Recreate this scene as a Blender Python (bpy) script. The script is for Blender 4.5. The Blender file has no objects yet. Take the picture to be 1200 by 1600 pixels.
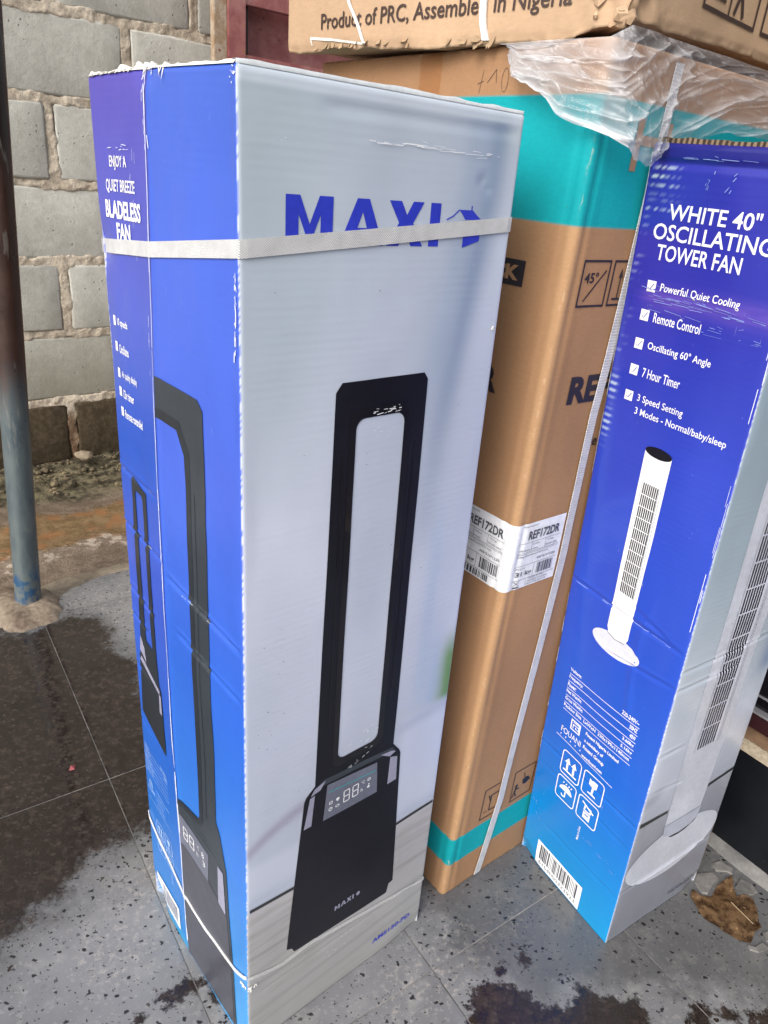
import bpy, bmesh, math, random
import numpy as np
from mathutils import Vector, Matrix, noise

# ------------------------------------------------------------------ scene, camera, light
scene = bpy.context.scene
col = scene.collection
random.seed(7)
RNG = np.random.default_rng(7)

PITCH, ROLL, CAMH, FPX = 0.43931, 0.09362, 1.08407, 1123.25
fw = Vector((0, math.cos(PITCH), -math.sin(PITCH)))
rt = Vector((1, 0, 0)); up = rt.cross(fw)
r2 = rt * math.cos(ROLL) + up * math.sin(ROLL)
u2 = -rt * math.sin(ROLL) + up * math.cos(ROLL)
cam_d = bpy.data.cameras.new('camera')
cam = bpy.data.objects.new('camera', cam_d); col.objects.link(cam)
cam_d.sensor_fit = 'VERTICAL'; cam_d.sensor_height = 24.0; cam_d.sensor_width = 18.0
cam_d.lens = FPX * 24.0 / 1600.0
cam_d.clip_start = 0.02; cam_d.clip_end = 300
M4 = Matrix(((r2.x, u2.x, -fw.x, 0), (r2.y, u2.y, -fw.y, 0), (r2.z, u2.z, -fw.z, CAMH), (0, 0, 0, 1)))
cam.matrix_world = M4
scene.camera = cam

SUN_DIR = Vector((-0.46, -0.82, 0.68)).normalized()      # towards the light
world = bpy.data.worlds.new('World'); scene.world = world; world.use_nodes = True
wn = world.node_tree.nodes; wl = world.node_tree.links
bg = wn['Background']
sky = wn.new('ShaderNodeTexSky'); sky.sky_type = 'NISHITA'; sky.sun_disc = False
sky.sun_elevation = math.asin(SUN_DIR.z)
sky.sun_rotation = math.atan2(SUN_DIR.x, SUN_DIR.y)
sky.dust_density = 4.0; sky.ozone_density = 0.7; sky.air_density = 1.0
hs = wn.new('ShaderNodeHueSaturation'); hs.inputs['Saturation'].default_value = 0.42
wl.new(sky.outputs[0], hs.inputs['Color']); wl.new(hs.outputs[0], bg.inputs['Color'])
bg.inputs['Strength'].default_value = 0.15
sun_d = bpy.data.lights.new('sun', 'SUN'); sun_d.energy = 1.25; sun_d.angle = math.radians(38)
sun_d.color = (1.0, 0.965, 0.91)
sun = bpy.data.objects.new('sun', sun_d); col.objects.link(sun)
sun.rotation_euler = (-SUN_DIR).to_track_quat('-Z', 'Y').to_euler()
sun.location = (-3, -2, 5)
scene.view_settings.view_transform = 'Standard'; scene.view_settings.look = 'None'
scene.view_settings.gamma = 1.0; scene.view_settings.use_curve_mapping = False
scene.view_settings.exposure = 0.58
scene.render.engine = 'CYCLES'
scene.cycles.transparent_max_bounces = 16

# ------------------------------------------------------------------ helpers
def lin(c):
    c = np.asarray(c, float) / 255.0
    return np.where(c <= 0.04045, c / 12.92, ((c + 0.055) / 1.055) ** 2.4)
def L3(r, g, b, k=1.0):
    v = lin((r, g, b)) * k
    return (float(v[0]), float(v[1]), float(v[2]), 1.0)
def smooth(a, b, x):
    t = np.clip((np.asarray(x, float) - a) / (b - a), 0, 1); return t * t * (3 - 2 * t)
def vnoise(x, y, seed=0):
    x = np.asarray(x, float); y = np.asarray(y, float)
    xi = np.floor(x).astype(int); yi = np.floor(y).astype(int); fx = x - xi; fy = y - yi
    def h(a, b):
        v = (a * 374761393 + b * 668265263 + seed * 982451653) & 0xffffffff
        v = ((v ^ (v >> 13)) * 1274126177) & 0xffffffff
        return ((v ^ (v >> 16)) & 0xffff) / 65535.0
    ux = fx * fx * (3 - 2 * fx); uy = fy * fy * (3 - 2 * fy)
    return (h(xi, yi) * (1 - ux) + h(xi + 1, yi) * ux) * (1 - uy) + (h(xi, yi + 1) * (1 - ux) + h(xi + 1, yi + 1) * ux) * uy
def fbm(x, y, o=4, seed=0):
    s = 0; a = .5; k = 1.0; t = 0
    for i in range(o):
        s = s + a * vnoise(np.asarray(x) * k, np.asarray(y) * k, seed + i * 17); t += a; a *= .5; k *= 2.03
    return s / t

def link(o, parent=None):
    col.objects.link(o)
    if parent is not None: o.parent = parent
    return o
def empty(name, label, cat, loc=(0, 0, 0), group=None):
    o = bpy.data.objects.new(name, None); col.objects.link(o); o.location = loc
    o.empty_display_size = .1
    o['label'] = label; o['category'] = cat
    if group: o['group'] = group
    return o
def child(o, root):
    """parent keeping world placement (roots are pure translations)"""
    o.parent = root
    w = Vector((0, 0, 0)); p = root
    while p is not None: w += Vector(p.location); p = p.parent
    o.data.transform(Matrix.Translation(-w)); return o
def mesh_obj(name, V, F, mat, root=None, smooth_sh=False, colattr=None, uv=None, uv2=None):
    me = bpy.data.meshes.new(name)
    V = np.asarray(V, float)
    me.from_pydata(V.tolist(), [], [tuple(int(i) for i in f) for f in F])
    me.update()
    li = np.zeros(len(me.loops), int); me.loops.foreach_get('vertex_index', li)
    if colattr is not None:
        ca = me.color_attributes.new('Col', 'FLOAT_COLOR', 'POINT')
        c = np.ones((len(V), 4)); c[:, :colattr.shape[1]] = colattr
        ca.data.foreach_set('color', c.ravel())
    if uv is not None:
        l = me.uv_layers.new(name='UVMap'); l.data.foreach_set('uv', np.asarray(uv)[li].ravel() if len(uv) == len(V) else np.asarray(uv).ravel())
    if uv2 is not None:
        l = me.uv_layers.new(name='Edge'); l.data.foreach_set('uv', np.asarray(uv2)[li].ravel() if len(uv2) == len(V) else np.asarray(uv2).ravel())
    if smooth_sh: me.polygons.foreach_set('use_smooth', [True] * len(me.polygons))
    if mat is not None: me.materials.append(mat)
    o = bpy.data.objects.new(name, me); col.objects.link(o)
    if root is not None: child(o, root)
    return o
def grid_faces(nu, nv, base=0):
    F = []
    for j in range(nv - 1):
        for i in range(nu - 1):
            a = base + j * nu + i; F.append((a, a + 1, a + nu + 1, a + nu))
    return F
def tag(o, label=None, cat=None, group=None, kind=None):
    if label: o['label'] = label
    if cat: o['category'] = cat
    if group: o['group'] = group
    if kind: o['kind'] = kind
    return o

# ------------------------------------------------------------------ node materials
class NT:
    def __init__(s, name):
        s.m = bpy.data.materials.new(name); s.m.use_nodes = True
        s.t = s.m.node_tree; s.n = s.t.nodes; s.l = s.t.links
        s.b = s.n['Principled BSDF']; s.out = s.n['Material Output']
    def node(s, ty, **kw):
        n = s.n.new(ty)
        for k, v in kw.items(): setattr(n, k, v)
        return n
    def put(s, sock, v):
        if isinstance(v, bpy.types.NodeSocket): s.l.new(v, sock)
        elif v is not None: sock.default_value = v
    def noise(s, vec, scale, detail=4, rough=.55, dist=0):
        n = s.node('ShaderNodeTexNoise'); s.put(n.inputs['Vector'], vec); n.inputs['Scale'].default_value = scale
        n.inputs['Detail'].default_value = detail; n.inputs['Roughness'].default_value = rough; n.inputs['Distortion'].default_value = dist
        return n.outputs['Fac']
    def voro(s, vec, scale, feature='F1', out='Distance', rnd=1):
        n = s.node('ShaderNodeTexVoronoi', feature=feature); s.put(n.inputs['Vector'], vec); n.inputs['Scale'].default_value = scale
        n.inputs['Randomness'].default_value = rnd
        return n.outputs[out]
    def math(s, op, a, b=0.0, c=None, clamp=False):
        n = s.node('ShaderNodeMath', operation=op, use_clamp=clamp); s.put(n.inputs[0], a); s.put(n.inputs[1], b)
        if c is not None: s.put(n.inputs[2], c)
        return n.outputs[0]
    def ramp(s, v, a, b, lo=0.0, hi=1.0):
        n = s.node('ShaderNodeMapRange', interpolation_type='SMOOTHSTEP'); s.put(n.inputs[0], v)
        n.inputs[1].default_value = a; n.inputs[2].default_value = b; n.inputs[3].default_value = lo; n.inputs[4].default_value = hi
        return n.outputs[0]
    def mix(s, f, a, b):
        n = s.node('ShaderNodeMix', data_type='RGBA'); s.put(n.inputs[0], f); s.put(n.inputs[6], a); s.put(n.inputs[7], b); return n.outputs[2]
    def mul(s, a, b):
        n = s.node('ShaderNodeMix', data_type='RGBA', blend_type='MULTIPLY'); n.inputs[0].default_value = 1; s.put(n.inputs[6], a); s.put(n.inputs[7], b); return n.outputs[2]
    def gray(s, v):
        n = s.node('ShaderNodeCombineColor'); [s.put(n.inputs[i], v) for i in range(3)]; return n.outputs[0]
    def pos(s, kind='Object'):
        if not hasattr(s, 'tc'): s.tc = s.node('ShaderNodeTexCoord'); s.geo = s.node('ShaderNodeNewGeometry')
        return s.geo.outputs['Position'] if kind == 'World' else s.tc.outputs[kind]
    def uv(s, name='UVMap'):
        n = s.node('ShaderNodeUVMap'); n.uv_map = name; return n.outputs[0]
    def sep(s, v):
        n = s.node('ShaderNodeSeparateXYZ'); s.put(n.inputs[0], v); return n.outputs
    def scale(s, v, x, y, z):
        n = s.node('ShaderNodeMapping'); s.put(n.inputs[0], v); n.inputs['Scale'].default_value = (x, y, z); return n.outputs[0]
    def attr(s, name='Col'):
        n = s.node('ShaderNodeAttribute'); n.attribute_name = name; return n
    def bump(s, h, strength=.3, dist=.002, prev=None):
        n = s.node('ShaderNodeBump'); s.put(n.inputs['Height'], h); n.inputs['Strength'].default_value = strength; n.inputs['Distance'].default_value = dist
        if prev is not None: s.l.new(prev, n.inputs['Normal'])
        return n.outputs[0]
    def fin(s, color=None, rough=None, normal=None, **kw):
        if color is not None: s.put(s.b.inputs['Base Color'], color)
        if rough is not None: s.put(s.b.inputs['Roughness'], rough)
        if normal is not None: s.l.new(normal, s.b.inputs['Normal'])
        for k, v in kw.items(): s.put(s.b.inputs[k.replace('_', ' ')], v)
        return s.m

def m_printed(name, rough=.34, coat=.25, flute=.05, horizontal=True, paper=(.72, .73, .76, 1)):
    t = NT(name); P = t.uv(); e = t.sep(t.uv('Edge')); c = t.attr().outputs['Color']
    n1 = t.noise(t.scale(P, 60, 60, 60), 1, 5)
    n2 = t.noise(t.scale(P, 7, 3, 1), 1, 3)
    c = t.mul(c, t.gray(t.ramp(n2, .3, .7, .95, 1.04)))
    de = t.math('MINIMUM', e[0], e[1])
    fr = t.noise(t.scale(P, 190, 60, 1), 1, 3, .7)
    wear = t.math('MAXIMUM', t.ramp(t.math('SUBTRACT', t.math('MULTIPLY', t.math('SUBTRACT', fr, .66), .006), de), -.0001, .0010), t.math('MULTIPLY', t.ramp(e[0], .0018, .0006), .48))
    sc = t.noise(t.scale(P, 420, 40, 1), 1, 2, .5)
    sc2 = t.noise(t.scale(P, 9, 9, 1), 1, 2)
    scr = t.math('MULTIPLY', t.ramp(sc, .735, .76), t.ramp(sc2, .52, .62))
    dust = t.math('MULTIPLY', t.ramp(t.voro(P, 90), .06, .03), t.ramp(t.noise(P, 14, 2), .55, .65))
    c = t.mix(t.math('MULTIPLY', t.math('MAXIMUM', wear, t.math('MULTIPLY', scr, .5)), .85), c, paper)
    c = t.mix(t.math('MULTIPLY', dust, .35), c, (.5, .5, .5, 1))
    s = t.sep(P)
    fl = t.math('MULTIPLY', t.math('SINE', t.math('MULTIPLY', s[1], 6.2832 / .0075)), t.ramp(t.noise(t.scale(P, 6, 20, 1), 1, 3), .3, .7, .3, 1.5))
    fl = t.math('MULTIPLY', fl, t.ramp(e[0], .003, .014))
    h = t.math('ADD', t.math('MULTIPLY', fl, flute), t.math('ADD', t.math('MULTIPLY', n1, .4), t.math('MULTIPLY', t.noise(t.scale(P, 9, 30, 1), 1, 3), 1.3)))
    rg = t.math('ADD', t.ramp(n1, .3, .7, rough - .05, rough + .07), t.math('MULTIPLY', wear, .4))
    return t.fin(c, rough, t.bump(h, .35, .0011), Coat_Weight=coat, Coat_Roughness=.22)
def m_kraft(name, base, rough=.62, coat=0.05):
    t = NT(name); P = t.uv(); e = t.sep(t.uv('Edge')); c = t.attr().outputs['Color']
    s = t.sep(P)
    n = t.noise(t.scale(P, 120, 260, 1), 1, 5, .7)
    n2 = t.noise(t.scale(P, 5, 4, 1), 1, 4)
    n3 = t.noise(t.scale(P, 30, 500, 1), 1, 2)
    c = t.mul(c, t.gray(t.math('MULTIPLY', t.ramp(n, .25, .75, .93, 1.06), t.ramp(n2, .3, .7, .90, 1.07))))
    c = t.mul(c, t.gray(t.ramp(n3, .35, .65, .99, 1.01)))
    sp = t.math('MULTIPLY', t.ramp(t.voro(P, 60), .05, .03), t.ramp(t.noise(P, 23, 2), .5, .6))
    c = t.mix(t.math('MULTIPLY', sp, .6), c, (.12, .07, .04, 1))
    sc = t.math('MULTIPLY', t.ramp(t.noise(t.scale(P, 30, 300, 1), 1, 2), .74, .78), t.ramp(t.noise(P, 6, 2), .5, .6))
    c = t.mix(t.math('MULTIPLY', sc, .3), c, (.75, .6, .45, 1))
    de = t.math('MINIMUM', e[0], e[1])
    wear = t.ramp(t.math('SUBTRACT', t.math('MULTIPLY', t.math('SUBTRACT', t.noise(t.scale(P, 60, 60, 1), 1, 4), .42), .02), de), -.001, .003)
    c = t.mix(t.math('MULTIPLY', wear, .35), c, (.62, .46, .30, 1))
    fl = t.math('SINE', t.math('MULTIPLY', s[0], 6.2832 / .007))
    h = t.math('ADD', t.math('MULTIPLY', fl, .03), t.math('ADD', t.math('MULTIPLY', n, .16), t.math('MULTIPLY', t.noise(t.scale(P, 14, 8, 1), 1, 4), 1.6)))
    return t.fin(c, .74, t.bump(h, .4, .0014), Specular_IOR_Level=.3)
def m_flat(name, rgb, rough=.4, spec=.5, var=.06, sc=150, bump=.1, coat=0.0, metallic=0.0):
    t = NT(name); P = t.pos('World')
    n = t.noise(P, sc, 3); n2 = t.noise(P, 9, 3)
    c = t.mul(rgb, t.gray(t.math('MULTIPLY', t.ramp(n, .3, .7, 1 - var, 1 + var), t.ramp(n2, .3, .7, 1 - var, 1 + var))))
    return t.fin(c, t.ramp(n2, .3, .7, rough - .04, rough + .06), t.bump(n, bump, .0006), Specular_IOR_Level=spec, Coat_Weight=coat, Metallic=metallic)
def m_weave(name, rgb, rib=0.0):
    t = NT(name); P = t.uv(); s = t.sep(P)
    d1 = t.math('SINE', t.math('MULTIPLY', t.math('ADD', s[0], s[1]), 6.2832 / .0021))
    d2 = t.math('SINE', t.math('MULTIPLY', t.math('SUBTRACT', t.math('MULTIPLY', s[0], .55), s[1]), 6.2832 / .0017))
    h = t.math('ADD', d1, t.math('MULTIPLY', d2, .7))
    if rib: h = t.math('ADD', t.math('MULTIPLY', h, .4), t.math('MULTIPLY', t.math('SINE', t.math('MULTIPLY', s[0], 6.2832 / .0036)), rib))
    n = t.noise(P, 60, 4)
    c = t.mul(rgb, t.gray(t.math('MULTIPLY', t.ramp(h, -1.2, 1.2, .80, 1.06), t.ramp(n, .3, .7, .9, 1.03))))
    return t.fin(c, .55, t.bump(h, .6, .0005))

MAT = {}
MAT['printed'] = m_printed('glossy_printed_board')
MAT['printed_worn'] = m_printed('glossy_printed_board_worn', rough=.27, coat=.45, flute=.08)
MAT['kraft'] = m_kraft('brown_kraft_board', (0.4, .26, .15, 1))
MAT['ink_white'] = m_flat('white_print', (.80, .81, .84, 1), .38, bump=.05)
MAT['ink_blue'] = m_flat('royal_blue_print', L3(44, 58, 186), .36, bump=.05)
MAT['ink_dark'] = m_flat('near_black_print', (.007, .007, .013, 1), .36, .35, bump=.05)
MAT['ink_dark2'] = m_flat('black_print_inner', (.005, .005, .009, 1), .32, bump=.05, coat=.2)
MAT['ink_slate'] = m_flat('slate_grey_print', (.032, .041, .053, 1), .34, bump=.05, coat=.2)
MAT['ink_slate2'] = m_flat('dark_slate_print', (.020, .026, .034, 1), .34, bump=.05, coat=.2)
MAT['ink_panel'] = m_flat('grey_display_print', (.13, .14, .19, 1), .34, bump=.05, coat=.2)
MAT['ink_lilac'] = m_flat('lilac_grey_print', (.28, .28, .38, 1), .34, bump=.05, coat=.2)
MAT['ink_teal'] = m_flat('teal_line_print', (.03, .34, .38, 1), .34, bump=.05)
MAT['ink_black'] = m_flat('black_ink_on_kraft', (.016, .012, .018, 1), .55, bump=.05)
MAT['ink_brown'] = m_flat('brown_ink_on_kraft', (.05, .028, .022, 1), .55, bump=.05)
MAT['ink_blueline'] = m_flat('pale_blue_print', (.40, .58, .86, 1), .4, bump=.05)
MAT['ink_fan'] = m_flat('white_fan_print', (.60, .62, .74, 1), .34, bump=.05, coat=.2)
MAT['ink_fanshade'] = m_flat('pale_grey_fan_print', (.42, .45, .56, 1), .34, bump=.05, coat=.2)
MAT['ink_skirt'] = m_flat('dark_skirting_print', (.03, .032, .035, 1), .35, bump=.05)
MAT['ink_pale'] = m_flat('pale_grey_print', (.52, .55, .64, 1), .34, bump=.05, coat=.2)
MAT['ink_tan'] = m_flat('tan_logo_print', (.36, .22, .13, 1), .6)
MAT['paper'] = m_flat('white_paper_label', (.74, .76, .80, 1), .45, bump=.2)
MAT['grey_text'] = m_flat('grey_label_print', (.06, .065, .08, 1), .45)
MAT['pale_bars'] = m_flat('grey_barcode_print', (.30, .32, .38, 1), .45)
MAT['strap'] = m_weave('white_woven_strap', (.66, .67, .68, 1))
MAT['strap_plain'] = m_flat('white_plastic_strap', (.74, .74, .74, 1), .35, coat=.2)
MAT['strap_grey'] = m_weave('pale_grey_strap', (.60, .60, .62, 1), .7)
MAT['fray'] = m_flat('torn_white_paper_fibre', (.66, .64, .60, 1), .8, bump=.6)
MAT['flute'] = m_flat('dark_corrugated_edge', (.10, .065, .04, 1), .8, bump=.6)
MAT['chalk'] = m_flat('white_chalk', (.72, .70, .66, 1), .9, bump=.6)

# ------------------------------------------------------------------ carton faces
class Face:
    """a printed side of a carton: s runs left to right as seen from outside, z upwards (metres)"""
    def __init__(f, cols, W, H, r=.003, warp=None):
        # cols: list of (s, bottom point, top point)
        f.cols = [(s, np.array(b, float), np.array(t, float)) for s, b, t in cols]
        f.W, f.H, f.r, f.warp = W, H, r, warp
        b0, b1 = f.cols[0][1], f.cols[-1][1]; t0 = f.cols[0][2]
        n = np.cross(b1 - b0, t0 - b0); f.n = n / np.linalg.norm(n)
    def pos(f, s, z, off=0.0):
        s = np.asarray(s, float); z = np.asarray(z, float)
        s, z = np.broadcast_arrays(s, z)
        v = (z / f.H)[..., None]
        out = np.zeros(s.shape + (3,))
        ss = np.array([c[0] for c in f.cols])
        k = np.clip(np.searchsorted(ss, s, side='right') - 1, 0, len(ss) - 2)
        B = np.array([c[1] for c in f.cols]); T = np.array([c[2] for c in f.cols])
        u = ((s - ss[k]) / (ss[k + 1] - ss[k]))[..., None]
        out = (B[k] * (1 - u) + B[k + 1] * u) * (1 - v) + (T[k] * (1 - u) + T[k + 1] * u) * v
        d = np.zeros(s.shape) + off
        if f.warp is not None: d = d + f.warp(s, z)
        r = f.r
        for e in (s, f.W - s):
            x = np.clip(1 - e / r, 0, 1); d = d - r * (1 - np.sqrt(np.clip(1 - x * x, 0, 1)))
        rt_ = .002
        x = np.clip(1 - (f.H - z) / rt_, 0, 1); d = d - rt_ * (1 - np.sqrt(np.clip(1 - x * x, 0, 1)))
        return out + f.n * d[..., None]

def carton_body(name, faces, root, mat, colfns, ds=.004, dz=.003, coarse=(False,) * 4, zfun=None):
    V = []; F = []; UV = []; UV2 = []; C = []
    nz = int(faces[0].H / dz) + 1
    zt = np.linspace(0, 1, nz)
    ring = []                                   # column vertex index start
    loopuv = []; loope = []
    base = 0; cols_idx = []
    for fi, f in enumerate(faces):
        e = f.r * .293
        n = max(3, int(f.W / (ds if not coarse[fi] else .02)))
        s = np.concatenate([[e, e + f.r * .3, f.r], np.linspace(f.r * 1.6, f.W - f.r * 1.6, n), [f.W - f.r, f.W - e - f.r * .3, f.W - e]])
        S, Z = np.meshgrid(s, zt * f.H, indexing='ij')
        P = f.pos(S, Z)
        if zfun is not None: P = zfun(fi, S, Z, P)
        cols_idx.append((base, len(s), s))
        V.append(P.reshape(-1, 3)); C.append(colfns[fi](S, Z).reshape(-1, 3))
        UV.append(np.stack([S + fi * 1.37, Z], -1).reshape(-1, 2))
        UV2.append(np.stack([np.minimum(S, f.W - S), np.minimum(Z, f.H - Z)], -1).reshape(-1, 2))
        base += P.shape[0] * P.shape[1]
    V = np.concatenate(V); C = np.concatenate(C); UV = np.concatenate(UV); UV2 = np.concatenate(UV2)
    n4 = len(faces)
    for fi in range(n4):                        # close the ring: share positions at the vertical edges
        b, n, s = cols_idx[fi]; b2, n2, _ = cols_idx[(fi + 1) % n4]
        a = slice(b + (n - 1) * nz, b + n * nz); c = slice(b2, b2 + nz)
        m = (V[a] + V[c]) / 2; V[a] = m; V[c] = m
    for b, n, s in cols_idx:
        for i in range(n - 1):
            o0 = b + i * nz; o1 = o0 + nz
            for j in range(nz - 1): F.append((o0 + j, o1 + j, o1 + j + 1, o0 + j + 1))
    # caps (flaps) just inside the rim
    top = []; bot = []
    for b, n, s in cols_idx:
        for i in range(n - 1): top.append(b + i * nz + nz - 1); bot.append(b + i * nz)
    def cap(idx, flip):
        nonlocal V, C, UV, UV2
        c0 = V[idx].mean(0); k = len(V)
        V = np.vstack([V, c0]); C = np.vstack([C, C[idx].mean(0)]); UV = np.vstack([UV, [9, 9]]); UV2 = np.vstack([UV2, [1, 1]])
        for i in range(len(idx)):
            a, b_ = idx[i], idx[(i + 1) % len(idx)]
            F.append((a, b_, k) if not flip else (b_, a, k))
    cap(top, False); cap(bot, True)
    o = mesh_obj(name, V, F, mat, root, True, C, UV, UV2)
    # smooth normals across the doubled edge columns
    bm = bmesh.new(); bm.from_mesh(o.data); bmesh.ops.remove_doubles(bm, verts=bm.verts, dist=1e-6)
    bm.to_mesh(o.data); bm.free(); o.data.update()
    for p in o.data.polygons[-(len(top) + len(bot)):]: p.use_smooth = False
    return o

# ---- flat print: outlines and letters laid on a face
def curve_mesh(loops):
    cu = bpy.data.curves.new('t', 'CURVE'); cu.dimensions = '2D'; cu.fill_mode = 'BOTH'
    for lp in loops:
        sp = cu.splines.new('POLY'); sp.points.add(len(lp) - 1); sp.use_cyclic_u = True
        for i, (x, y) in enumerate(lp): sp.points[i].co = (x, y, 0, 1)
    return eval_curve(cu)
def eval_curve(cu):
    ob = bpy.data.objects.new('t', cu); col.objects.link(ob)
    dg = bpy.context.evaluated_depsgraph_get(); ev = ob.evaluated_get(dg)
    me = ev.to_mesh()
    V = np.array([v.co[:2] for v in me.vertices]).reshape(-1, 2); F = [tuple(p.vertices) for p in me.polygons]
    ev.to_mesh_clear(); bpy.data.objects.remove(ob); bpy.data.curves.remove(cu)
    return V, F
def text(body, s0, z0, s1, z1, bold=0.0, shear=0.0, ref=None):
    """letters whose outline box is s0..s1 by z0..z1 (baseline z0; ref = string used for the height)"""
    cu = bpy.data.curves.new('t', 'FONT'); cu.body = body; cu.size = 1; cu.offset = bold; cu.shear = shear; cu.resolution_u = 3
    V, F = eval_curve(cu)
    lo, hi = V.min(0), V.max(0)
    if ref is None: y0, y1 = lo[1], hi[1]
    else: y0, y1 = -bold, ref + bold
    X = s0 + (V[:, 0] - lo[0]) / (hi[0] - lo[0]) * (s1 - s0)
    Y = z0 + (V[:, 1] - y0) / (y1 - y0) * (z1 - z0)
    return np.stack([X, Y], 1), F
CAP = .729    # cap height of the default letters at size 1 (fraction)
def rect(a, b, c, d): return [(a, b), (c, b), (c, d), (a, d)]
def rrect(a, b, c, d, r, n=5):
    P = []
    for cx, cy, a0 in ((c - r, d - r, 0), (a + r, d - r, 90), (a + r, b + r, 180), (c - r, b + r, 270)):
        for k in range(n + 1):
            t = math.radians(a0 + 90 * k / n); P.append((cx + r * math.cos(t), cy + r * math.sin(t)))
    return P
def ell(cx, cy, rx, ry, a0=0, a1=360, n=28):
    return [(cx + rx * math.cos(math.radians(a0 + (a1 - a0) * k / n)), cy + ry * math.sin(math.radians(a0 + (a1 - a0) * k / n))) for k in range(n + (0 if a1 - a0 >= 360 else 1))]
def line(a, b, c, d, w):
    dx, dy = c - a, d - b; l = math.hypot(dx, dy); nx, ny = -dy / l * w / 2, dx / l * w / 2
    return [(a + nx, b + ny), (a - nx, b - ny), (c - nx, d - ny), (c + nx, d + ny)]
def polys(*ls):
    VV = []; FF = []; b = 0
    for l in ls:
        VV += l; FF.append(tuple(range(b, b + len(l)))); b += len(l)
    return np.array(VV), FF
def frame(a, b, c, d, w, r=0):
    if r: return curve_mesh([rrect(a, b, c, d, r), rrect(a + w, b + w, c - w, d - w, max(r - w, .0003))])
    return polys(rect(a, b, c, b + w), rect(a, d - w, c, d), rect(a, b + w, a + w, d - w), rect(c - w, b + w, c, d - w))
def decal(name, face, parts, mat, parent, off=.0004, cut=None, label=None):
    V = []; F = []; b = 0
    for v, f in parts:
        v = np.asarray(v); V.append(v); F += [tuple(i + b for i in q) for q in f]; b += len(v)
    V = np.concatenate(V)
    if cut:
        bm = bmesh.new(); vs = [bm.verts.new((x, y, 0)) for x, y in V]
        for q in F:
            try: bm.faces.new([vs[i] for i in q])
            except ValueError: pass
        cs, cz = cut
        for ax, st in ((0, cs), (1, cz)):
            lo, hi = V[:, ax].min(), V[:, ax].max()
            k = math.ceil(lo / st + 1e-6)
            while k * st < hi:
                co = [0, 0, 0]; no = [0, 0, 0]; co[ax] = k * st; no[ax] = 1
                bmesh.ops.bisect_plane(bm, geom=bm.verts[:] + bm.edges[:] + bm.faces[:], plane_co=co, plane_no=no, dist=1e-6); k += 1
        bm.verts.index_update()
        V = np.array([v.co[:2] for v in bm.verts]); F = [tuple(v.index for v in q.verts) for q in bm.faces]; bm.free()
    # same winding for all faces (outwards)
    G = []
    for q in F:
        A = 0
        for i in range(len(q)):
            x1, y1 = V[q[i]]; x2, y2 = V[q[(i + 1) % len(q)]]; A += x1 * y2 - x2 * y1
        G.append(q if A > 0 else tuple(reversed(q)))
    P = face.pos(V[:, 0], V[:, 1], off)
    o = mesh_obj(name, P, G, mat, parent, False, None, V)
    if label: o['label'] = label
    return o
def ribbon(name, pts, width, thick, mat, parent, closed=False, across='z', base=.0006, tmod=None):
    """strap lying on faces: pts = [(face, s, z)], finely sampled"""
    V = []; UV = []; l = 0; prev = None; n = len(pts)
    for f, s, z in pts:
        h = width / 2
        if across == 'z': a, b = (s, z - h), (s, z + h)
        else: a, b = (s - h, z), (s + h, z)
        q = [f.pos(a[0], a[1], base), f.pos(a[0], a[1], base + thick), f.pos((a[0] + b[0]) / 2, (a[1] + b[1]) / 2, base + thick * 1.0), f.pos(b[0], b[1], base + thick), f.pos(b[0], b[1], base)]
        m = (q[0] + q[4]) / 2
        if prev is not None: l += float(np.linalg.norm(m - prev))
        prev = m
        V += q; UV += [(l, -h), (l, -h), (l, 0), (l, h), (l, h)]
    F = []
    m = n if closed else n - 1
    for i in range(m):
        j = (i + 1) % n
        for k in range(4): F.append((i * 5 + k, i * 5 + k + 1, j * 5 + k + 1, j * 5 + k))
        F.append((i * 5 + 4, i * 5, j * 5, j * 5 + 4))
    if not closed: F += [(4, 3, 2, 1, 0), tuple((n - 1) * 5 + k for k in range(5))]
    o = mesh_obj(name, V, F, mat, parent, True, None, UV)
    o.data.polygons.foreach_set('use_smooth', [False for i in range(len(o.data.polygons))])
    return o
def path(segs, n=40):
    """segs: [(face, [(s,z),...])] -> sampled list"""
    out = []
    for f, p in segs:
        p = np.array(p, float); d = np.r_[0, np.cumsum(np.hypot(*np.diff(p, axis=0).T))]
        for t in np.linspace(0, d[-1], max(2, int(d[-1] / .006))):
            out.append((f, float(np.interp(t, d, p[:, 0])), float(np.interp(t, d, p[:, 1]))))
    return out
def barcode(s0, z0, s1, z1, n, seed):
    rr = random.Random(seed); x = 0; bars = []
    while x < n:
        w = rr.choice((1, 1, 2, 3)); g = rr.choice((1, 1, 2))
        if x + w > n: break
        bars.append(rect(s0 + (s1 - s0) * x / n, z0, s0 + (s1 - s0) * (x + w) / n, z1)); x += w + g
    return polys(*bars)
def lerp3(z, pts):
    z = np.asarray(z, float); xs = [p[0] for p in pts]
    return np.stack([np.interp(z, xs, [float(lin(p[1])[k]) for p in pts]) for k in range(3)], -1)
def blend(c, m, rgb, k=1.0):
    m = np.asarray(m)[..., None] * k; return c * (1 - m) + lin(rgb) * m
def uni(rgb): return lambda S, Z: np.zeros(S.shape + (3,)) + np.array(rgb[:3])
def gauss(x, c, w): return np.exp(-((x - c) / w) ** 2)
def foldline(z, z0, w, a, k=0):
    """a sharp crease: ridge beside a groove"""
    x = (z - z0) / w
    return a * (np.exp(-(x - .7) ** 2 * 2) * .55 - np.exp(-(x + .3) ** 2 * 2))
def seg(x, a, b, f=.012): return smooth(a - f, a + f, x) * (1 - smooth(b - f, b + f, x))

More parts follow.
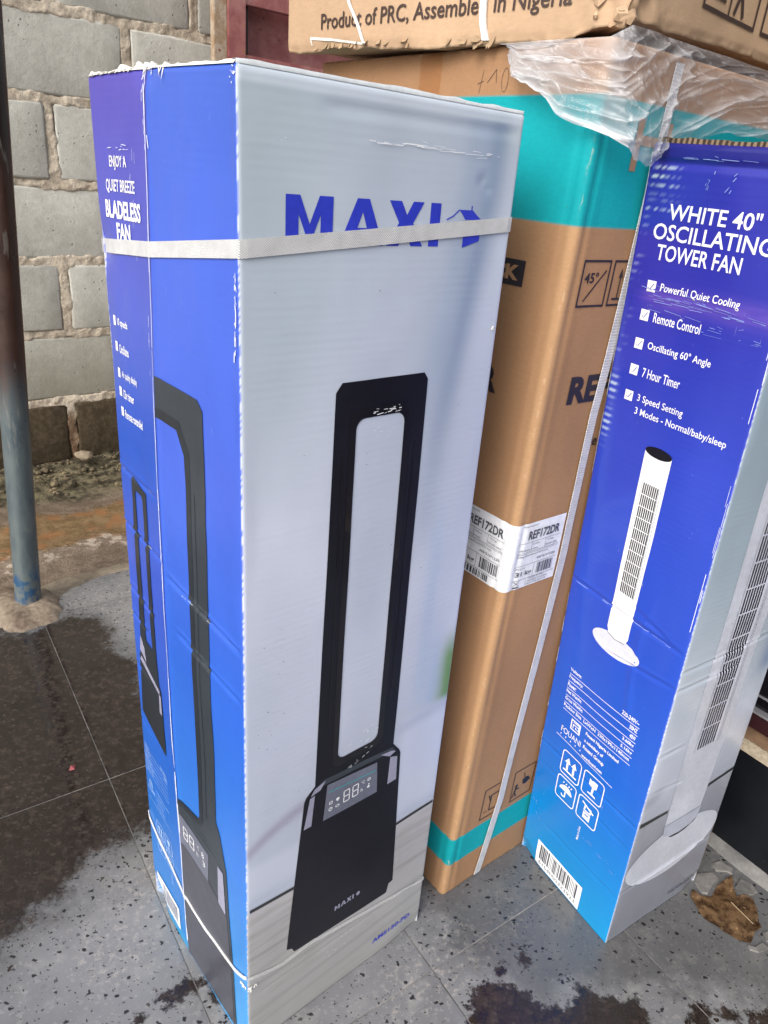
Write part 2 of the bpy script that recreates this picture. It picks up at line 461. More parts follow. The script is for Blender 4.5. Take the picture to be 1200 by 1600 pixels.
# ================================================================== SETTING
# ---- wet, dust and painted shade fields on the floor (metres)
def sdist(P, poly):
    P = np.asarray(P); x, y = P[..., 0], P[..., 1]; d = np.full(x.shape, 1e9); ins = np.zeros(x.shape, bool); n = len(poly)
    for i in range(n):
        ax, ay = poly[i]; bx, by = poly[(i + 1) % n]; ex, ey = bx - ax, by - ay
        t = np.clip(((x - ax) * ex + (y - ay) * ey) / (ex * ex + ey * ey), 0, 1)
        d = np.minimum(d, np.hypot(x - ax - t * ex, y - ay - t * ey))
        c = ((ay > y) != (by > y)) & (x < (bx - ax) * (y - ay) / (by - ay + 1e-12) + ax); ins ^= c
    return np.where(ins, d, -d)
WETL = [(-.545, 1.34), (-.46, 1.16), (-.30, 1.02), (-.34, .93), (-.40, .87), (-.455, .82), (-.46, .755), (-.50, .70), (-.53, .62), (-.60, .45), (-1.6, .45), (-1.6, 1.35), (-.98, 1.50), (-.9, 1.40), (-.82, 1.42), (-.76, 1.50), (-.70, 1.50), (-.645, 1.44), (-.60, 1.38)]
WETR = [[(.20, .675), (.235, .69), (.27, .68), (.30, .66), (.335, .66), (.36, .68), (.345, .705), (.355, .70), (.385, .685), (.41, .678), (.445, .684), (.46, .665), (.455, .62), (.40, .58), (.2, .58), (.19, .64)],
        [(.525, .680), (.548, .684), (.556, .676), (.552, .655), (.53, .64), (.51, .655)],
        [(.563, .678), (.592, .680), (.600, .668), (.588, .660), (.566, .663)], [(.605, .676), (.65, .682), (.68, .67), (.66, .655), (.61, .662)],
        [(-.255, .618), (-.236, .640), (-.205, .655), (-.19, .648), (-.21, .628), (-.24, .606)], [(-.19, .63), (-.168, .648), (-.155, .632), (-.175, .616)],
        [(-.281, .596), (-.270, .598), (-.265, .590), (-.272, .582), (-.282, .586)],
        [(.27, .735), (.285, .742), (.292, .725), (.28, .71)], [(.235, .712), (.25, .716), (.252, .70), (.24, .695)]]
DUST = [((.195, .738), .05), ((.15, .69), .05), ((.27, .80), .045), ((.10, .66), .05), ((-.30, .80), .07), ((-.34, .68), .06), ((-.66, 1.62), .16), ((.66, .93), .06), ((.20, .76), .02)]
def floor_fields(P):
    wl_ = sdist(P, WETL); wr = np.full(P.shape[:-1], -1e9)
    for q in WETR: wr = np.maximum(wr, sdist(P, q))
    du = np.zeros(P.shape[:-1])
    for (cx, cy), w in DUST: du = np.maximum(du, np.exp(-((P[..., 0] - cx) ** 2 + (P[..., 1] - cy) ** 2) / w ** 2))
    dm = sdist(P, [(.02, .95), (.10, .86), (.16, .76), (.20, .70), (.30, .66), (.42, .70), (.55, .70), (.70, .68), (1.3, .60), (1.5, 1.6), (.3, 1.6)])  # outline of the painted shade and damp beside the cartons
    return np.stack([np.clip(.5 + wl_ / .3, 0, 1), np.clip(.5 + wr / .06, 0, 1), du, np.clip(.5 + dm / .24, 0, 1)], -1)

def m_terrazzo():
    t = NT('terrazzo_floor'); P = t.pos('World'); a = t.sep(t.attr().outputs['Vector'])
    big = t.noise(P, 5, 5, .6); mid = t.noise(P, 22, 6, .65); fine = t.noise(P, 150, 4, .7)
    c = t.mix(t.ramp(big, .35, .65), (.165, .166, .172, 1), (.215, .216, .222, 1))
    c = t.mix(t.ramp(mid, .5, .72), c, (.25, .247, .242, 1))
    # stone chips
    wv_ = t.node('ShaderNodeTexNoise'); t.put(wv_.inputs['Vector'], P); wv_.inputs['Scale'].default_value = 130; wv_.inputs['Detail'].default_value = 3
    vm = t.node('ShaderNodeVectorMath', operation='MULTIPLY_ADD'); t.put(vm.inputs[0], wv_.outputs['Color']); vm.inputs[1].default_value = (.011, .011, 0); t.put(vm.inputs[2], P); Pw = vm.outputs[0]
    Pw = t.scale(Pw, 1, 1.5, 1)
    v1 = t.voro(Pw, 85); r1 = t.sep(t.voro(Pw, 85, out='Color'))
    v2 = t.voro(Pw, 210); r2_ = t.sep(t.voro(Pw, 210, out='Color'))
    light = t.math('MULTIPLY', t.ramp(v1, .40, .30), t.ramp(r1[0], .72, .76))
    dark = t.math('MULTIPLY', t.ramp(t.math('ADD', v2, t.math('MULTIPLY', fine, .15)), .44, .34), t.ramp(r2_[1], .83, .87))
    dark2 = t.math('MULTIPLY', t.ramp(t.math('ADD', v1, t.math('MULTIPLY', fine, .2)), .42, .34), t.ramp(r1[2], .91, .93))
    lf = t.math('MULTIPLY', t.ramp(v2, .42, .3), t.ramp(r2_[0], .8, .84))
    c = t.mix(t.math('MULTIPLY', light, .38), c, (.30, .29, .28, 1))
    c = t.mix(t.math('MULTIPLY', lf, .4), c, (.36, .35, .34, 1))
    # scuffs, dust
    sc = t.ramp(t.noise(t.scale(P, 30, 4, 1), 3, 3, .6, .6), .66, .70)
    c = t.mix(t.math('MULTIPLY', sc, .22), c, (.36, .36, .37, 1))
    dn = t.ramp(t.noise(P, 90, 6, .75), .52, .60)
    dm = t.math('MULTIPLY', t.ramp(t.math('ADD', a[2], t.math('MULTIPLY', mid, .3)), .35, .75), dn)
    c = t.mix(t.math('MULTIPLY', dm, .62), c, (.38, .35, .32, 1))
    flecks = t.math('MULTIPLY', t.ramp(t.noise(t.scale(P, 1, 1, 1), 170, 3, .6), .63, .67), t.ramp(mid, .4, .6))
    c = t.mix(t.math('MULTIPLY', flecks, .35), c, (.40, .39, .37, 1))
    c = t.mix(dark, c, (.022, .021, .024, 1)); c = t.mix(dark2, c, (.02, .019, .022, 1))
    # shade painted into the colour, with damp, between and right of the cartons
    shade_damp = t.math('MULTIPLY', t.ramp(t.math('ADD', t.attr().outputs['Alpha'], t.math('MULTIPLY', t.math('SUBTRACT', t.noise(P, 12, 7, .7), .5), .7)), .42, .62), .62)
    c = t.mul(c, t.gray(t.math('SUBTRACT', 1, t.math('MULTIPLY', shade_damp, .72))))
    # water
    wn_ = t.math('MULTIPLY', t.math('SUBTRACT', t.noise(P, 11, 10, .80), .5), .72)
    wetL = t.ramp(t.math('ADD', a[0], wn_), .42, .53)
    soak = t.math('MULTIPLY', t.ramp(t.math('ADD', a[0], wn_), .30, .46), .38); c = t.mul(c, t.gray(t.math('SUBTRACT', 1, soak)))
    wn2 = t.math('MULTIPLY', t.math('SUBTRACT', t.noise(P, 60, 5, .7), .5), .9)
    wetR = t.ramp(t.math('ADD', a[1], wn2), .42, .58)
    specks = t.math('MULTIPLY', t.ramp(t.noise(P, 85, 3, .5), .63, .66), t.ramp(t.math('ADD', a[0], t.math('MULTIPLY', t.math('SUBTRACT', a[1], 0), 1.0)), .08, .4))
    wet = t.math('MAXIMUM', t.math('MAXIMUM', wetL, wetR), specks)
    mud = t.ramp(t.noise(P, 55, 9, .78), .45, .68)
    wc = t.mix(mud, (.020, .014, .0115, 1), (.056, .040, .032, 1)); wc = t.mul(wc, t.gray(t.ramp(big, .3, .7, .75, 1.2)))
    wc = t.mix(t.math('MULTIPLY', light, .25), wc, (.10, .085, .07, 1))
    wc = t.mix(t.math('MULTIPLY', t.ramp(t.noise(P, 120, 4, .7), .64, .70), .55), wc, (.20, .16, .13, 1))
    c = t.mix(wet, c, wc)
    rough = t.math('ADD', t.math('MULTIPLY', t.math('SUBTRACT', 1, wet), t.math('SUBTRACT', t.ramp(mid, .3, .7, .34, .52), t.math('MULTIPLY', shade_damp, .14))), t.math('MULTIPLY', wet, t.ramp(mud, 0, 1, .05, .22)))
    h = t.math('ADD', t.math('MULTIPLY', fine, .5), t.math('MULTIPLY', t.noise(P, 420, 2), .4))
    h = t.math('MULTIPLY', h, t.math('SUBTRACT', 1, t.math('MULTIPLY', wet, .8)))
    h = t.math('ADD', h, t.math('MULTIPLY', t.math('MULTIPLY', mud, wet), .5))
    return t.fin(c, rough, t.bump(h, .28, .0009), Specular_IOR_Level=.6)
MAT['terrazzo'] = m_terrazzo()
MAT['joint'] = m_flat('pale_floor_joint', (.27, .26, .245, 1), .7, bump=.4, var=.25, sc=60)

E1 = np.array([.806, .592]); E2 = np.array([-.592, .806])
def fl(a, b): return E1 * a + E2 * b
JA = [.212 + .3115 * k for k in range(-4, 6)]            # across e1
JB = [-.74, -.131, .479, 1.089, 1.70, 2.31]
EDGE = np.array([(-1.9, 1.05), (-1.25, 1.42), (-1.0, 1.56), (-.86, 1.575), (-.815, 1.60), (-.80, 1.67), (-.770, 1.712), (-.712, 1.758), (-.5, 1.90), (.3, 2.55), (1.2, 3.3)])
def beyond(P):
    y = np.interp(P[..., 0], EDGE[:, 0], EDGE[:, 1]); return P[..., 1] - y      # >0 outside the slab
screed = mesh_obj('floor', [(-2.6, -1.2, -.0018), (2.6, -1.2, -.0018), (2.6, 3.2, -.0018), (1.2, 3.2, -.0018), (-.712, 1.745, -.0018), (-.80, 1.66, -.0018), (-1.0, 1.55, -.0018), (-1.9, 1.04, -.0018), (-2.6, .6, -.0018)],
                  [tuple(range(9))], MAT['joint'])
screed['kind'] = 'structure'
g = .0009
for ia in range(len(JA) - 1):
    for ib in range(len(JB) - 1):
        a0, a1, b0, b1 = JA[ia] + g, JA[ia + 1] - g, JB[ib] + g, JB[ib + 1] - g
        cx, cy = fl((a0 + a1) / 2, (b0 + b1) / 2)
        if abs(cx) > 1.7 or cy > 2.4 or cy < -.1: continue
        vis = (cy > .3 and cy < 2.1 and cx < 1.1)
        st = .006 if vis else .05
        na, nb = int((a1 - a0) / st) + 1, int((b1 - b0) / st) + 1
        A, B = np.meshgrid(np.linspace(a0, a1, na), np.linspace(b0, b1, nb))
        XY = A[..., None] * E1 + B[..., None] * E2
        tilt = (random.random() - .5) * .0003
        Z = tilt + .0004 * (fbm(XY[..., 0] * 3, XY[..., 1] * 3, 3, 5) - .5) - .0006 * (1 - smooth(0, .002, np.minimum(np.minimum(A - a0, a1 - A), np.minimum(B - b0, b1 - B))))
        V = np.concatenate([XY, Z[..., None]], -1)
        out = beyond(XY) > 0
        F = []
        nb_, na_ = A.shape
        for j in range(nb_ - 1):
            for i in range(na_ - 1):
                if out[j, i] and out[j + 1, i + 1]: continue
                q = j * na_ + i; F.append((q, q + 1, q + na_ + 1, q + na_))
        if not F: continue
        used = sorted({v for q in F for v in q}); mp = {v: k for k, v in enumerate(used)}
        Vr = V.reshape(-1, 3)[used]; Fr = [tuple(mp[v] for v in q) for q in F]
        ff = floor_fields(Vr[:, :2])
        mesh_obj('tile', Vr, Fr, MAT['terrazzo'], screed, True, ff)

# ---- wall frame (the block wall runs away to the right)
YW = math.radians(42)
WQ = np.array([-1.225, 2.45, 0]); WD = np.array([math.cos(YW), math.sin(YW), 0]); WN = np.array([math.sin(YW), -math.cos(YW), 0])  # WN towards the camera
def wp(t, z, out=0.0): return WQ + WD * t + np.array([0, 0, z]) + WN * out

# ---- muddy ground between slab and wall, and far ground
def m_mud():
    t = NT('muddy_ground'); P = t.pos('World'); a = t.sep(t.attr().outputs['Vector'])   # a0 = metres from wall
    n = t.noise(P, 6, 6, .65); n2 = t.noise(P, 30, 6, .7); n3 = t.noise(P, 110, 4, .7)
    d = t.math('ADD', a[0], t.math('MULTIPLY', t.math('SUBTRACT', n, .5), .34))
    grey = t.mix(t.ramp(n2, .4, .6), (.13, .095, .065, 1), (.20, .15, .11, 1))
    moss = t.mix(t.ramp(n2, .42, .6), (.045, .036, .020, 1), (.17, .145, .085, 1))
    och = t.mix(t.ramp(n2, .4, .62), (.15, .095, .046, 1), (.235, .155, .080, 1))
    och = t.mix(t.ramp(t.noise(P, 14, 3), .5, .62), och, (.25, .125, .055, 1))
    tan = t.mix(t.ramp(n2, .48, .56), (.20, .15, .11, 1), (.42, .35, .28, 1))
    c = t.mix(t.ramp(d, .24, .32), moss, grey); c = t.mix(t.ramp(d, .37, .42), c, och)
    c = t.mix(t.ramp(d, .58, .62), c, tan); c = t.mix(t.ramp(d, .66, .70), c, grey)
    c = t.mix(t.math('MULTIPLY', t.ramp(n3, .62, .68), .4), c, (.45, .38, .30, 1))
    wet = t.math('MULTIPLY', t.ramp(d, .28, .42), t.ramp(d, .62, .56))
    rough = t.math('SUBTRACT', .72, t.math('MULTIPLY', wet, .55))
    h = t.math('ADD', t.math('MULTIPLY', n2, 1.5), n3)
    h = t.math('MULTIPLY', h, t.math('SUBTRACT', 1, t.math('MULTIPLY', wet, .7)))
    return t.fin(c, rough, t.bump(h, .7, .006))
MAT['mud'] = m_mud()
nt, nd = 300, 110
T, D = np.meshgrid(np.linspace(-1.6, 2.2, nt), np.linspace(-.02, 1.35, nd))
X = WQ[0] + WD[0] * T + WN[0] * D; Y = WQ[1] + WD[1] * T + WN[1] * D
Zm = -.012 + .02 * (fbm(X * 5, Y * 5, 4, 3) - .5) * smooth(.9, .6, D)
Zm += .034 * smooth(.30, .02, D) * (.45 + .9 * fbm(X * 14, Y * 14, 4, 9)) + .022 * smooth(.30, .05, D) * (fbm(X * 45, Y * 45, 3, 21) - .5)
Zm += .010 * gauss(D, .64, .04) * fbm(X * 30, Y * 30, 3, 4)
Zm = np.where(D > .86, np.minimum(Zm, -.012), Zm)
Zm = Zm * smooth(-.01, .02, D + .03) - .004
mud = mesh_obj('ground', np.stack([X, Y, Zm], -1).reshape(-1, 3), grid_faces(nt, nd), MAT['mud'], None, True, np.stack([D, T * 0, T * 0], -1).reshape(-1, 3))
mud['kind'] = 'structure'
far = mesh_obj('far_ground', [(-80, -80, -.05), (80, -80, -.05), (80, 80, -.05), (-80, 80, -.05)], [(0, 1, 2, 3)], m_flat('brown_earth', (.16, .13, .10, 1), .85, bump=.6, sc=30))
far['kind'] = 'structure'
# loose rubble at the wall foot
V = []; F = []
rr = random.Random(3)
for k in range(620):
    t_ = rr.uniform(-.6, 1.3); d_ = abs(rr.gauss(.10, .09)) + .015; r = rr.uniform(.003, .008) * (1 if rr.random() < .93 else 1.9)
    if d_ > .36: continue
    p = wp(t_, 0, d_); zz = .022 * max(0, 1 - d_ / .3)
    b = len(V); bm = bmesh.new(); bmesh.ops.create_icosphere(bm, subdivisions=1, radius=r)
    for v in bm.verts:
        kx = 1 + rr.uniform(-.25, .25); V.append((p[0] + v.co.x * kx * 1.2, p[1] + v.co.y * kx * 1.2, zz + v.co.z * kx * .7))
    for q in bm.faces: F.append(tuple(b + v.index for v in q.verts))
    bm.free()
MAT['rubble'] = m_flat('mossy_rubble', (.125, .098, .058, 1), .85, var=.35, sc=30, bump=.8)
rub = mesh_obj('rubble', V, F, MAT['rubble']); tag(rub, 'mossy crumbled rubble along the foot of the block wall', 'rubble', None, 'stuff')
bm = bmesh.new(); bmesh.ops.create_icosphere(bm, subdivisions=3, radius=.026)
for v in bm.verts:
    k = 1 + .25 * (noise.noise(v.co * 60)); v.co = Vector((v.co.x * 1.35 * k, v.co.y * k, v.co.z * .62 * k))
me = bpy.data.meshes.new('pale_stone'); bm.to_mesh(me); bm.free(); me.materials.append(m_flat('pale_stone', (.25, .20, .14, 1), .8, var=.2, sc=60, bump=.8))
st = bpy.data.objects.new('stone', me); col.objects.link(st); st.location = wp(.075, .052, .075)
tag(st, 'pale rounded stone lying on the rubble under the dark lowest block course', 'stone')

# ---- cement strip along the slab edge and lump round the pole foot
def m_cement(name, ca, cb):
    t = NT(name); P = t.pos('World'); n = t.noise(P, 18, 6, .7); n2 = t.noise(P, 90, 4, .7)
    c = t.mix(t.ramp(n, .35, .65), ca, cb); c = t.mul(c, t.gray(t.ramp(n2, .3, .7, .85, 1.12)))
    return t.fin(c, t.ramp(n, .3, .7, .45, .75), t.bump(t.math('ADD', n, t.math('MULTIPLY', n2, .4)), .5, .004))
MAT['cement'] = m_cement('pale_cement', (.20, .16, .115, 1), (.31, .26, .19, 1))
MAT['cement_grey'] = m_cement('grey_cement', (.13, .13, .13, 1), (.22, .215, .205, 1))
out_c = [(-1.9, 1.06), (-1.25, 1.43), (-1.03, 1.555), (-.98, 1.572), (-.935, 1.60), (-.904, 1.645), (-.865, 1.695), (-.802, 1.742), (-.733, 1.80), (-.52, 1.95), (.3, 2.62), (1.2, 3.37)]
in_c = [(-1.9, 1.0), (-1.25, 1.36), (-1.03, 1.49), (-.97, 1.50), (-.89, 1.52), (-.826, 1.589), (-.822, 1.627), (-.797, 1.684), (-.712, 1.753), (-.49, 1.895), (.33, 2.56), (1.23, 3.3)]
V = []; F = []
def cr(pl, t):
    n = len(pl) - 1; i = min(int(t * n), n - 1); f = t * n - i
    return np.array(pl[i]) * (1 - f) + np.array(pl[i + 1]) * f
N = 150; M_ = 7
for i in range(N):
    a, b = cr(out_c, i / (N - 1)), cr(in_c, i / (N - 1))
    for j in range(M_):
        p = a * (1 - j / (M_ - 1)) + b * j / (M_ - 1)
        z = (.004 if 0 < j < M_ - 1 else -.012) + (.004 * (fbm(p[0] * 25, p[1] * 25, 3, 2) - .35) if 0 < j < M_ - 1 else 0)
        p = p + .004 * (fbm(p[0] * 40, p[1] * 40, 2, 8) - .5)
        V.append((p[0], p[1], z))
for i in range(N - 1):
    for j in range(M_ - 1): F.append((i * M_ + j, (i + 1) * M_ + j, (i + 1) * M_ + j + 1, i * M_ + j + 1))
edge = mesh_obj('kerb_strip', V, F, MAT['cement'], None, True); edge['kind'] = 'structure'

POLE = np.array([-.892, 1.544, 0.0])
root = empty('steel_pole', 'blue grey painted steel pole set in the floor edge left of the cartons', 'pole', tuple(POLE))
t = NT('worn_pole_paint'); P = t.pos('World'); s = t.sep(P)
n = t.noise(t.scale(P, 1, 1, .35), 24, 5, .65)
hz = t.math('ADD', s[2], t.math('MULTIPLY', t.math('SUBTRACT', n, .5), .16))
blue = t.mix(t.ramp(n, .35, .65), (.062, .085, .098, 1), (.105, .13, .135, 1))
red = t.mix(t.ramp(n, .35, .65), (.026, .013, .011, 1), (.048, .022, .016, 1))
c = t.mix(t.ramp(hz, .50, .66), blue, red)
c = t.mix(t.ramp(hz, .98, 1.1), c, (.012, .008, .008, 1))
c = t.mix(t.math('MULTIPLY', t.ramp(hz, .14, .10), t.ramp(t.noise(P, 40, 3), .42, .55)), c, (.02, .07, .15, 1))
c = t.mix(t.ramp(hz, .05, .01), c, (.26, .23, .18, 1))
c = t.mix(t.math('MULTIPLY', t.ramp(hz, .012, -.01), t.ramp(n, .4, .5)), c, (.07, .018, .012, 1))
c = t.mix(t.math('MULTIPLY', t.ramp(t.noise(t.scale(P, 1, 1, .15), 60, 3), .62, .68), .3), c, (.25, .24, .22, 1))
MAT['pole'] = t.fin(c, t.ramp(n, .3, .7, .25, .42), t.bump(t.noise(P, 60, 4), .25, .001), Specular_IOR_Level=.6)
V = []; F = []; ns = 40; R = .0305
hts = list(np.linspace(-.02, 2.4, 60))
ax = np.array([.052, .020, 1.0])
for h in hts:
    c0 = POLE + ax * h
    for k in range(ns):
        a = 2 * math.pi * k / ns; V.append((c0[0] + R * math.cos(a), c0[1] + R * math.sin(a), h))
for j in range(len(hts) - 1):
    for k in range(ns): F.append((j * ns + k, j * ns + (k + 1) % ns, (j + 1) * ns + (k + 1) % ns, (j + 1) * ns + k))
F.append(tuple((len(hts) - 1) * ns + k for k in range(ns)))
mesh_obj('shaft', V, F, MAT['pole'], root, True)
V = []; F = []
blob = [(-.907, 1.431), (-.881, 1.417), (-.846, 1.419), (-.815, 1.455), (-.791, 1.492), (-.80, 1.535), (-.825, 1.585), (-.87, 1.62), (-.93, 1.62), (-.99, 1.60), (-1.02, 1.55), (-.98, 1.49), (-.94, 1.45)]
nb_ = 96; nr = 10
for i in range(nr):
    f_ = i / (nr - 1)
    for k in range(nb_):
        q = cr(blob + [blob[0]], k / nb_); q = POLE[:2] + (q - POLE[:2]) * f_ * (1 + .10 * (vnoise(k * .35, 3.0) - .5) * f_)
        z = .017 * (1 - f_ ** 2.2) + .013 * (fbm(q[0] * 34, q[1] * 34, 5, 6) - .45) * (1 if f_ < .98 else 0) - (.006 if f_ >= .98 else 0) + .003
        V.append((q[0], q[1], z))
for i in range(nr - 1):
    for k in range(nb_): F.append((i * nb_ + k, i * nb_ + (k + 1) % nb_, (i + 1) * nb_ + (k + 1) % nb_, (i + 1) * nb_ + k)[::-1])
mesh_obj('cement_footing', V, F, m_cement('muddy_cement_lump', (.12, .085, .06, 1), (.29, .235, .175, 1)), root, True)

# ---- block wall
def m_block(name, tint=1.0):
    t = NT(name); P = t.pos('World'); s = t.sep(P); oi = t.node('ShaderNodeObjectInfo').outputs['Random']
    n = t.noise(P, 4, 5, .6); n2 = t.noise(P, 45, 6, .75); n3 = t.noise(P, 220, 3, .7)
    c = t.mix(t.ramp(n, .35, .65), (.41 * tint, .405 * tint, .365 * tint, 1), (.51 * tint, .505 * tint, .46 * tint, 1))
    c = t.mul(c, t.gray(t.math('MULTIPLY', t.ramp(n2, .3, .7, .90, 1.08), t.ramp(oi, 0, 1, .90, 1.08))))
    pits = t.math('MULTIPLY', t.ramp(t.voro(P, 38), .13, .07), t.ramp(t.noise(P, 11, 2), .48, .6))
    c = t.mix(t.math('MULTIPLY', pits, .6), c, (.09, .085, .075, 1))
    stn = t.math('MULTIPLY', t.ramp(t.noise(t.scale(P, 3, 3, 1.2), 1, 6, .7), .50, .66), .35)
    c = t.mix(stn, c, (.27, .25, .19, 1))
    warm = t.ramp(t.math('ADD', s[2], t.math('MULTIPLY', t.math('SUBTRACT', n, .5), .4)), .75, .25)
    c = t.mix(t.math('MULTIPLY', warm, .55), c, (.22, .20, .14, 1))
    damp = t.ramp(t.math('ADD', s[2], t.math('MULTIPLY', t.math('SUBTRACT', n, .5), .07)), .262, .225)
    dc = t.mix(t.ramp(n2, .4, .65), (.050, .036, .020, 1), (.095, .072, .045, 1))
    c = t.mix(damp, c, dc)
    h = t.math('ADD', t.math('MULTIPLY', n2, 1.0), t.math('SUBTRACT', t.math('MULTIPLY', n3, .35), t.math('MULTIPLY', pits, 2.0)))
    return t.fin(c, .88, t.bump(h, .6, .004), Specular_IOR_Level=.3)
MAT['block'] = m_block('grey_concrete_block')
t = NT('sandy_mortar'); P = t.pos('World'); s = t.sep(P)
n = t.noise(P, 16, 5, .7); n2 = t.noise(P, 100, 5, .75)
c = t.mix(t.ramp(n, .35, .65), (.46, .39, .30, 1), (.64, .56, .45, 1)); c = t.mul(c, t.gray(t.ramp(n2, .3, .7, .78, 1.12)))
c = t.mix(t.ramp(t.math('ADD', s[2], t.math('MULTIPLY', n, .1)), .30, .20), c, t.mix(t.ramp(n, .4, .6), (.16, .085, .045, 1), (.24, .18, .12, 1)))
MAT['mortar'] = t.fin(c, .92, t.bump(t.math('ADD', n2, n), .9, .005))
wall = empty('block_wall', 'grey concrete block wall with thick sandy mortar joints behind the pole', 'wall', tuple(WQ))
CH = .2405; BW = .47; J0 = .088
rr = random.Random(11)
bmeshes = []
XS = [0, .016, .15, .32, .5, .68, .85, .984, 1]; ZS = [0, .035, .5, .965, 1]
for vi in range(4):
    V = []; F = []; nx, nz_ = 9, 5; w2, h2 = (BW - .034) / 2, (CH - .026) / 2; dp = .14
    for j in range(nz_):
        for i in range(nx):
            x = -w2 + 2 * w2 * XS[i]; z = -h2 + 2 * h2 * ZS[j]
            e = (i in (0, nx - 1)) or (j in (0, nz_ - 1)); cn = (i in (0, nx - 1)) and (j in (0, nz_ - 1))
            jx = rr.uniform(-.004, .004) if e else 0; jz = rr.uniform(-.003, .003) if e else 0
            V.append((x * (1 - (.018 if cn else 0)) + jx, (-.0022 if e else 0) + rr.uniform(-.0006, .0006), z * (1 - (.03 if cn else 0)) + jz))
    F += grid_faces(nx, nz_)
    ring = [i for i in range(nx)] + [j * nx + nx - 1 for j in range(1, nz_)] + [(nz_ - 1) * nx + i for i in range(nx - 2, -1, -1)] + [j * nx for j in range(nz_ - 2, 0, -1)]
    b = len(V)
    for k in ring: x, y, z = V[k]; V.append((x, -dp, z))
    for k in range(len(ring)): k2 = (k + 1) % len(ring); F.append((ring[k], b + k, b + k2, ring[k2]))
    F.append(tuple(range(b, b + len(ring))))
    R3 = np.array([WD, WN, (0, 0, 1)])
    me = bpy.data.meshes.new('concrete_block'); me.from_pydata((np.array(V) @ R3).tolist(), [], F); me.update()
    me.polygons.foreach_set('use_smooth', [True] * (nx - 1) * (nz_ - 1) + [False] * (len(me.polygons) - (nx - 1) * (nz_ - 1)))
    me.materials.append(MAT['block']); bmeshes.append(me)
rows = [(0, J0 - .02), (1, J0 - .27), (2, J0), (3, J0 - .28), (4, J0 + .005), (5, .351 - BW), (6, .591 - BW), (7, .60), (8, .35)]
joints = []
for r_, j0 in rows:
    js = [j0 + BW * k for k in range(-4, 7)]
    joints.append((r_, js))
    for a in js:
        if a < -1.7 or a > 2.3: continue
        o = bpy.data.objects.new('concrete_block', bmeshes[rr.randrange(4)]); col.objects.link(o); o.parent = wall
        p = wp(a + BW / 2, r_ * CH + CH / 2, rr.uniform(-.003, .003)) - WQ
        o.location = p
# mortar sheet: fills and smears over the joints, sinks behind the blocks elsewhere
nt, nz_ = 560, 480
T, Z = np.meshgrid(np.linspace(-1.0, 1.5, nt), np.linspace(-.02, 9 * CH, nz_))
d = np.full(T.shape, 1.0)
for r_, js in joints:
    zc = r_ * CH
    d = np.minimum(d, np.abs(Z - zc - .0))
    inrow = (Z >= zc - .01) & (Z < zc + CH + .01)
    for a in js: d = np.where(inrow, np.minimum(d, np.abs(T - a)), d)
wj = .019 + .018 * (fbm(T * 8, Z * 8, 3, 31) - .45) + .020 * (fbm(T * 34, Z * 34, 4, 5) - .5)
m = smooth(wj + .012, wj - .006, d)
outm = -.022 + m * (.022 - .001 + .011 * (fbm(T * 45, Z * 45, 5, 77) - .52)) + m * .008 * (fbm(T * 7, Z * 7, 2, 13) - .5)
PW = WQ + T[..., None] * WD + outm[..., None] * WN; PW[..., 2] = Z
mesh_obj('mortar', PW.reshape(-1, 3), grid_faces(nt, nz_), MAT['mortar'], wall, True)
p0, p1, p2, p3 = wp(-1.7, -.05, -.045), wp(2.6, -.05, -.045), wp(2.6, 9 * CH, -.045), wp(-1.7, 9 * CH, -.045)
q0, q1, q2, q3 = [p - WN * .09 for p in (p0, p1, p2, p3)]
mesh_obj('wall_core', [p0, p1, p2, p3, q0, q1, q2, q3], [(0, 1, 2, 3), (7, 6, 5, 4), (4, 5, 1, 0), (3, 2, 6, 7), (1, 5, 6, 2), (4, 0, 3, 7)], MAT['mortar'], wall)

# ---- maroon steel gate leaning in front of the wall, behind the cartons
t = NT('maroon_rusty_paint'); P = t.pos('World')
n = t.noise(P, 20, 6, .7); n2 = t.noise(P, 5, 3)
c = t.mix(t.ramp(n, .35, .65), (.25, .072, .072, 1), (.34, .13, .12, 1))
c = t.mix(t.ramp(n2, .5, .7), c, (.40, .20, .18, 1))
c = t.mix(t.math('MULTIPLY', t.ramp(n, .60, .66), .8), c, (.30, .13, .05, 1))
c = t.mix(t.math('MULTIPLY', t.ramp(t.noise(P, 60, 4), .64, .7), .6), c, (.06, .02, .015, 1))
MAT['maroon'] = t.fin(c, .5, t.bump(n, .3, .002))
t = NT('rusty_ochre_edge'); P = t.pos('World'); n = t.noise(P, 24, 6, .7)
c = t.mix(t.ramp(n, .4, .6), (.30, .20, .12, 1), (.42, .34, .26, 1)); c = t.mix(t.ramp(n, .60, .66), c, (.20, .06, .02, 1))
MAT['ochre'] = t.fin(c, .7, t.bump(n, .5, .003))
MAT['red_shade'] = m_flat('maroon_in_shade', (.03, .008, .007, 1), .5)  # near-black maroon for the shadow inside the gate recess
def boxmesh(name, t0, t1, z0, z1, o0, o1, mat, root, bev=.002):
    bm = bmesh.new()
    vs = [bm.verts.new(tuple(wp(t_, z_, o_))) for z_ in (z0, z1) for t_, o_ in ((t0, o0), (t1, o0), (t1, o1), (t0, o1))]
    for q in ((0, 1, 2, 3), (7, 6, 5, 4), (0, 4, 5, 1), (1, 5, 6, 2), (2, 6, 7, 3), (3, 7, 4, 0)): bm.faces.new([vs[i] for i in q])
    bmesh.ops.recalc_face_normals(bm, faces=bm.faces)
    if bev: bmesh.ops.bevel(bm, geom=bm.edges[:], offset=bev, segments=2, affect='EDGES')
    me = bpy.data.meshes.new(name); bm.to_mesh(me); bm.free(); me.materials.append(mat)
    o = bpy.data.objects.new(name, me); col.objects.link(o); return child(o, root) if root else o
gate = empty('steel_gate', 'maroon painted steel gate with rusty ochre edge behind the stacked cartons', 'gate', tuple(wp(.53, 0, .25)))
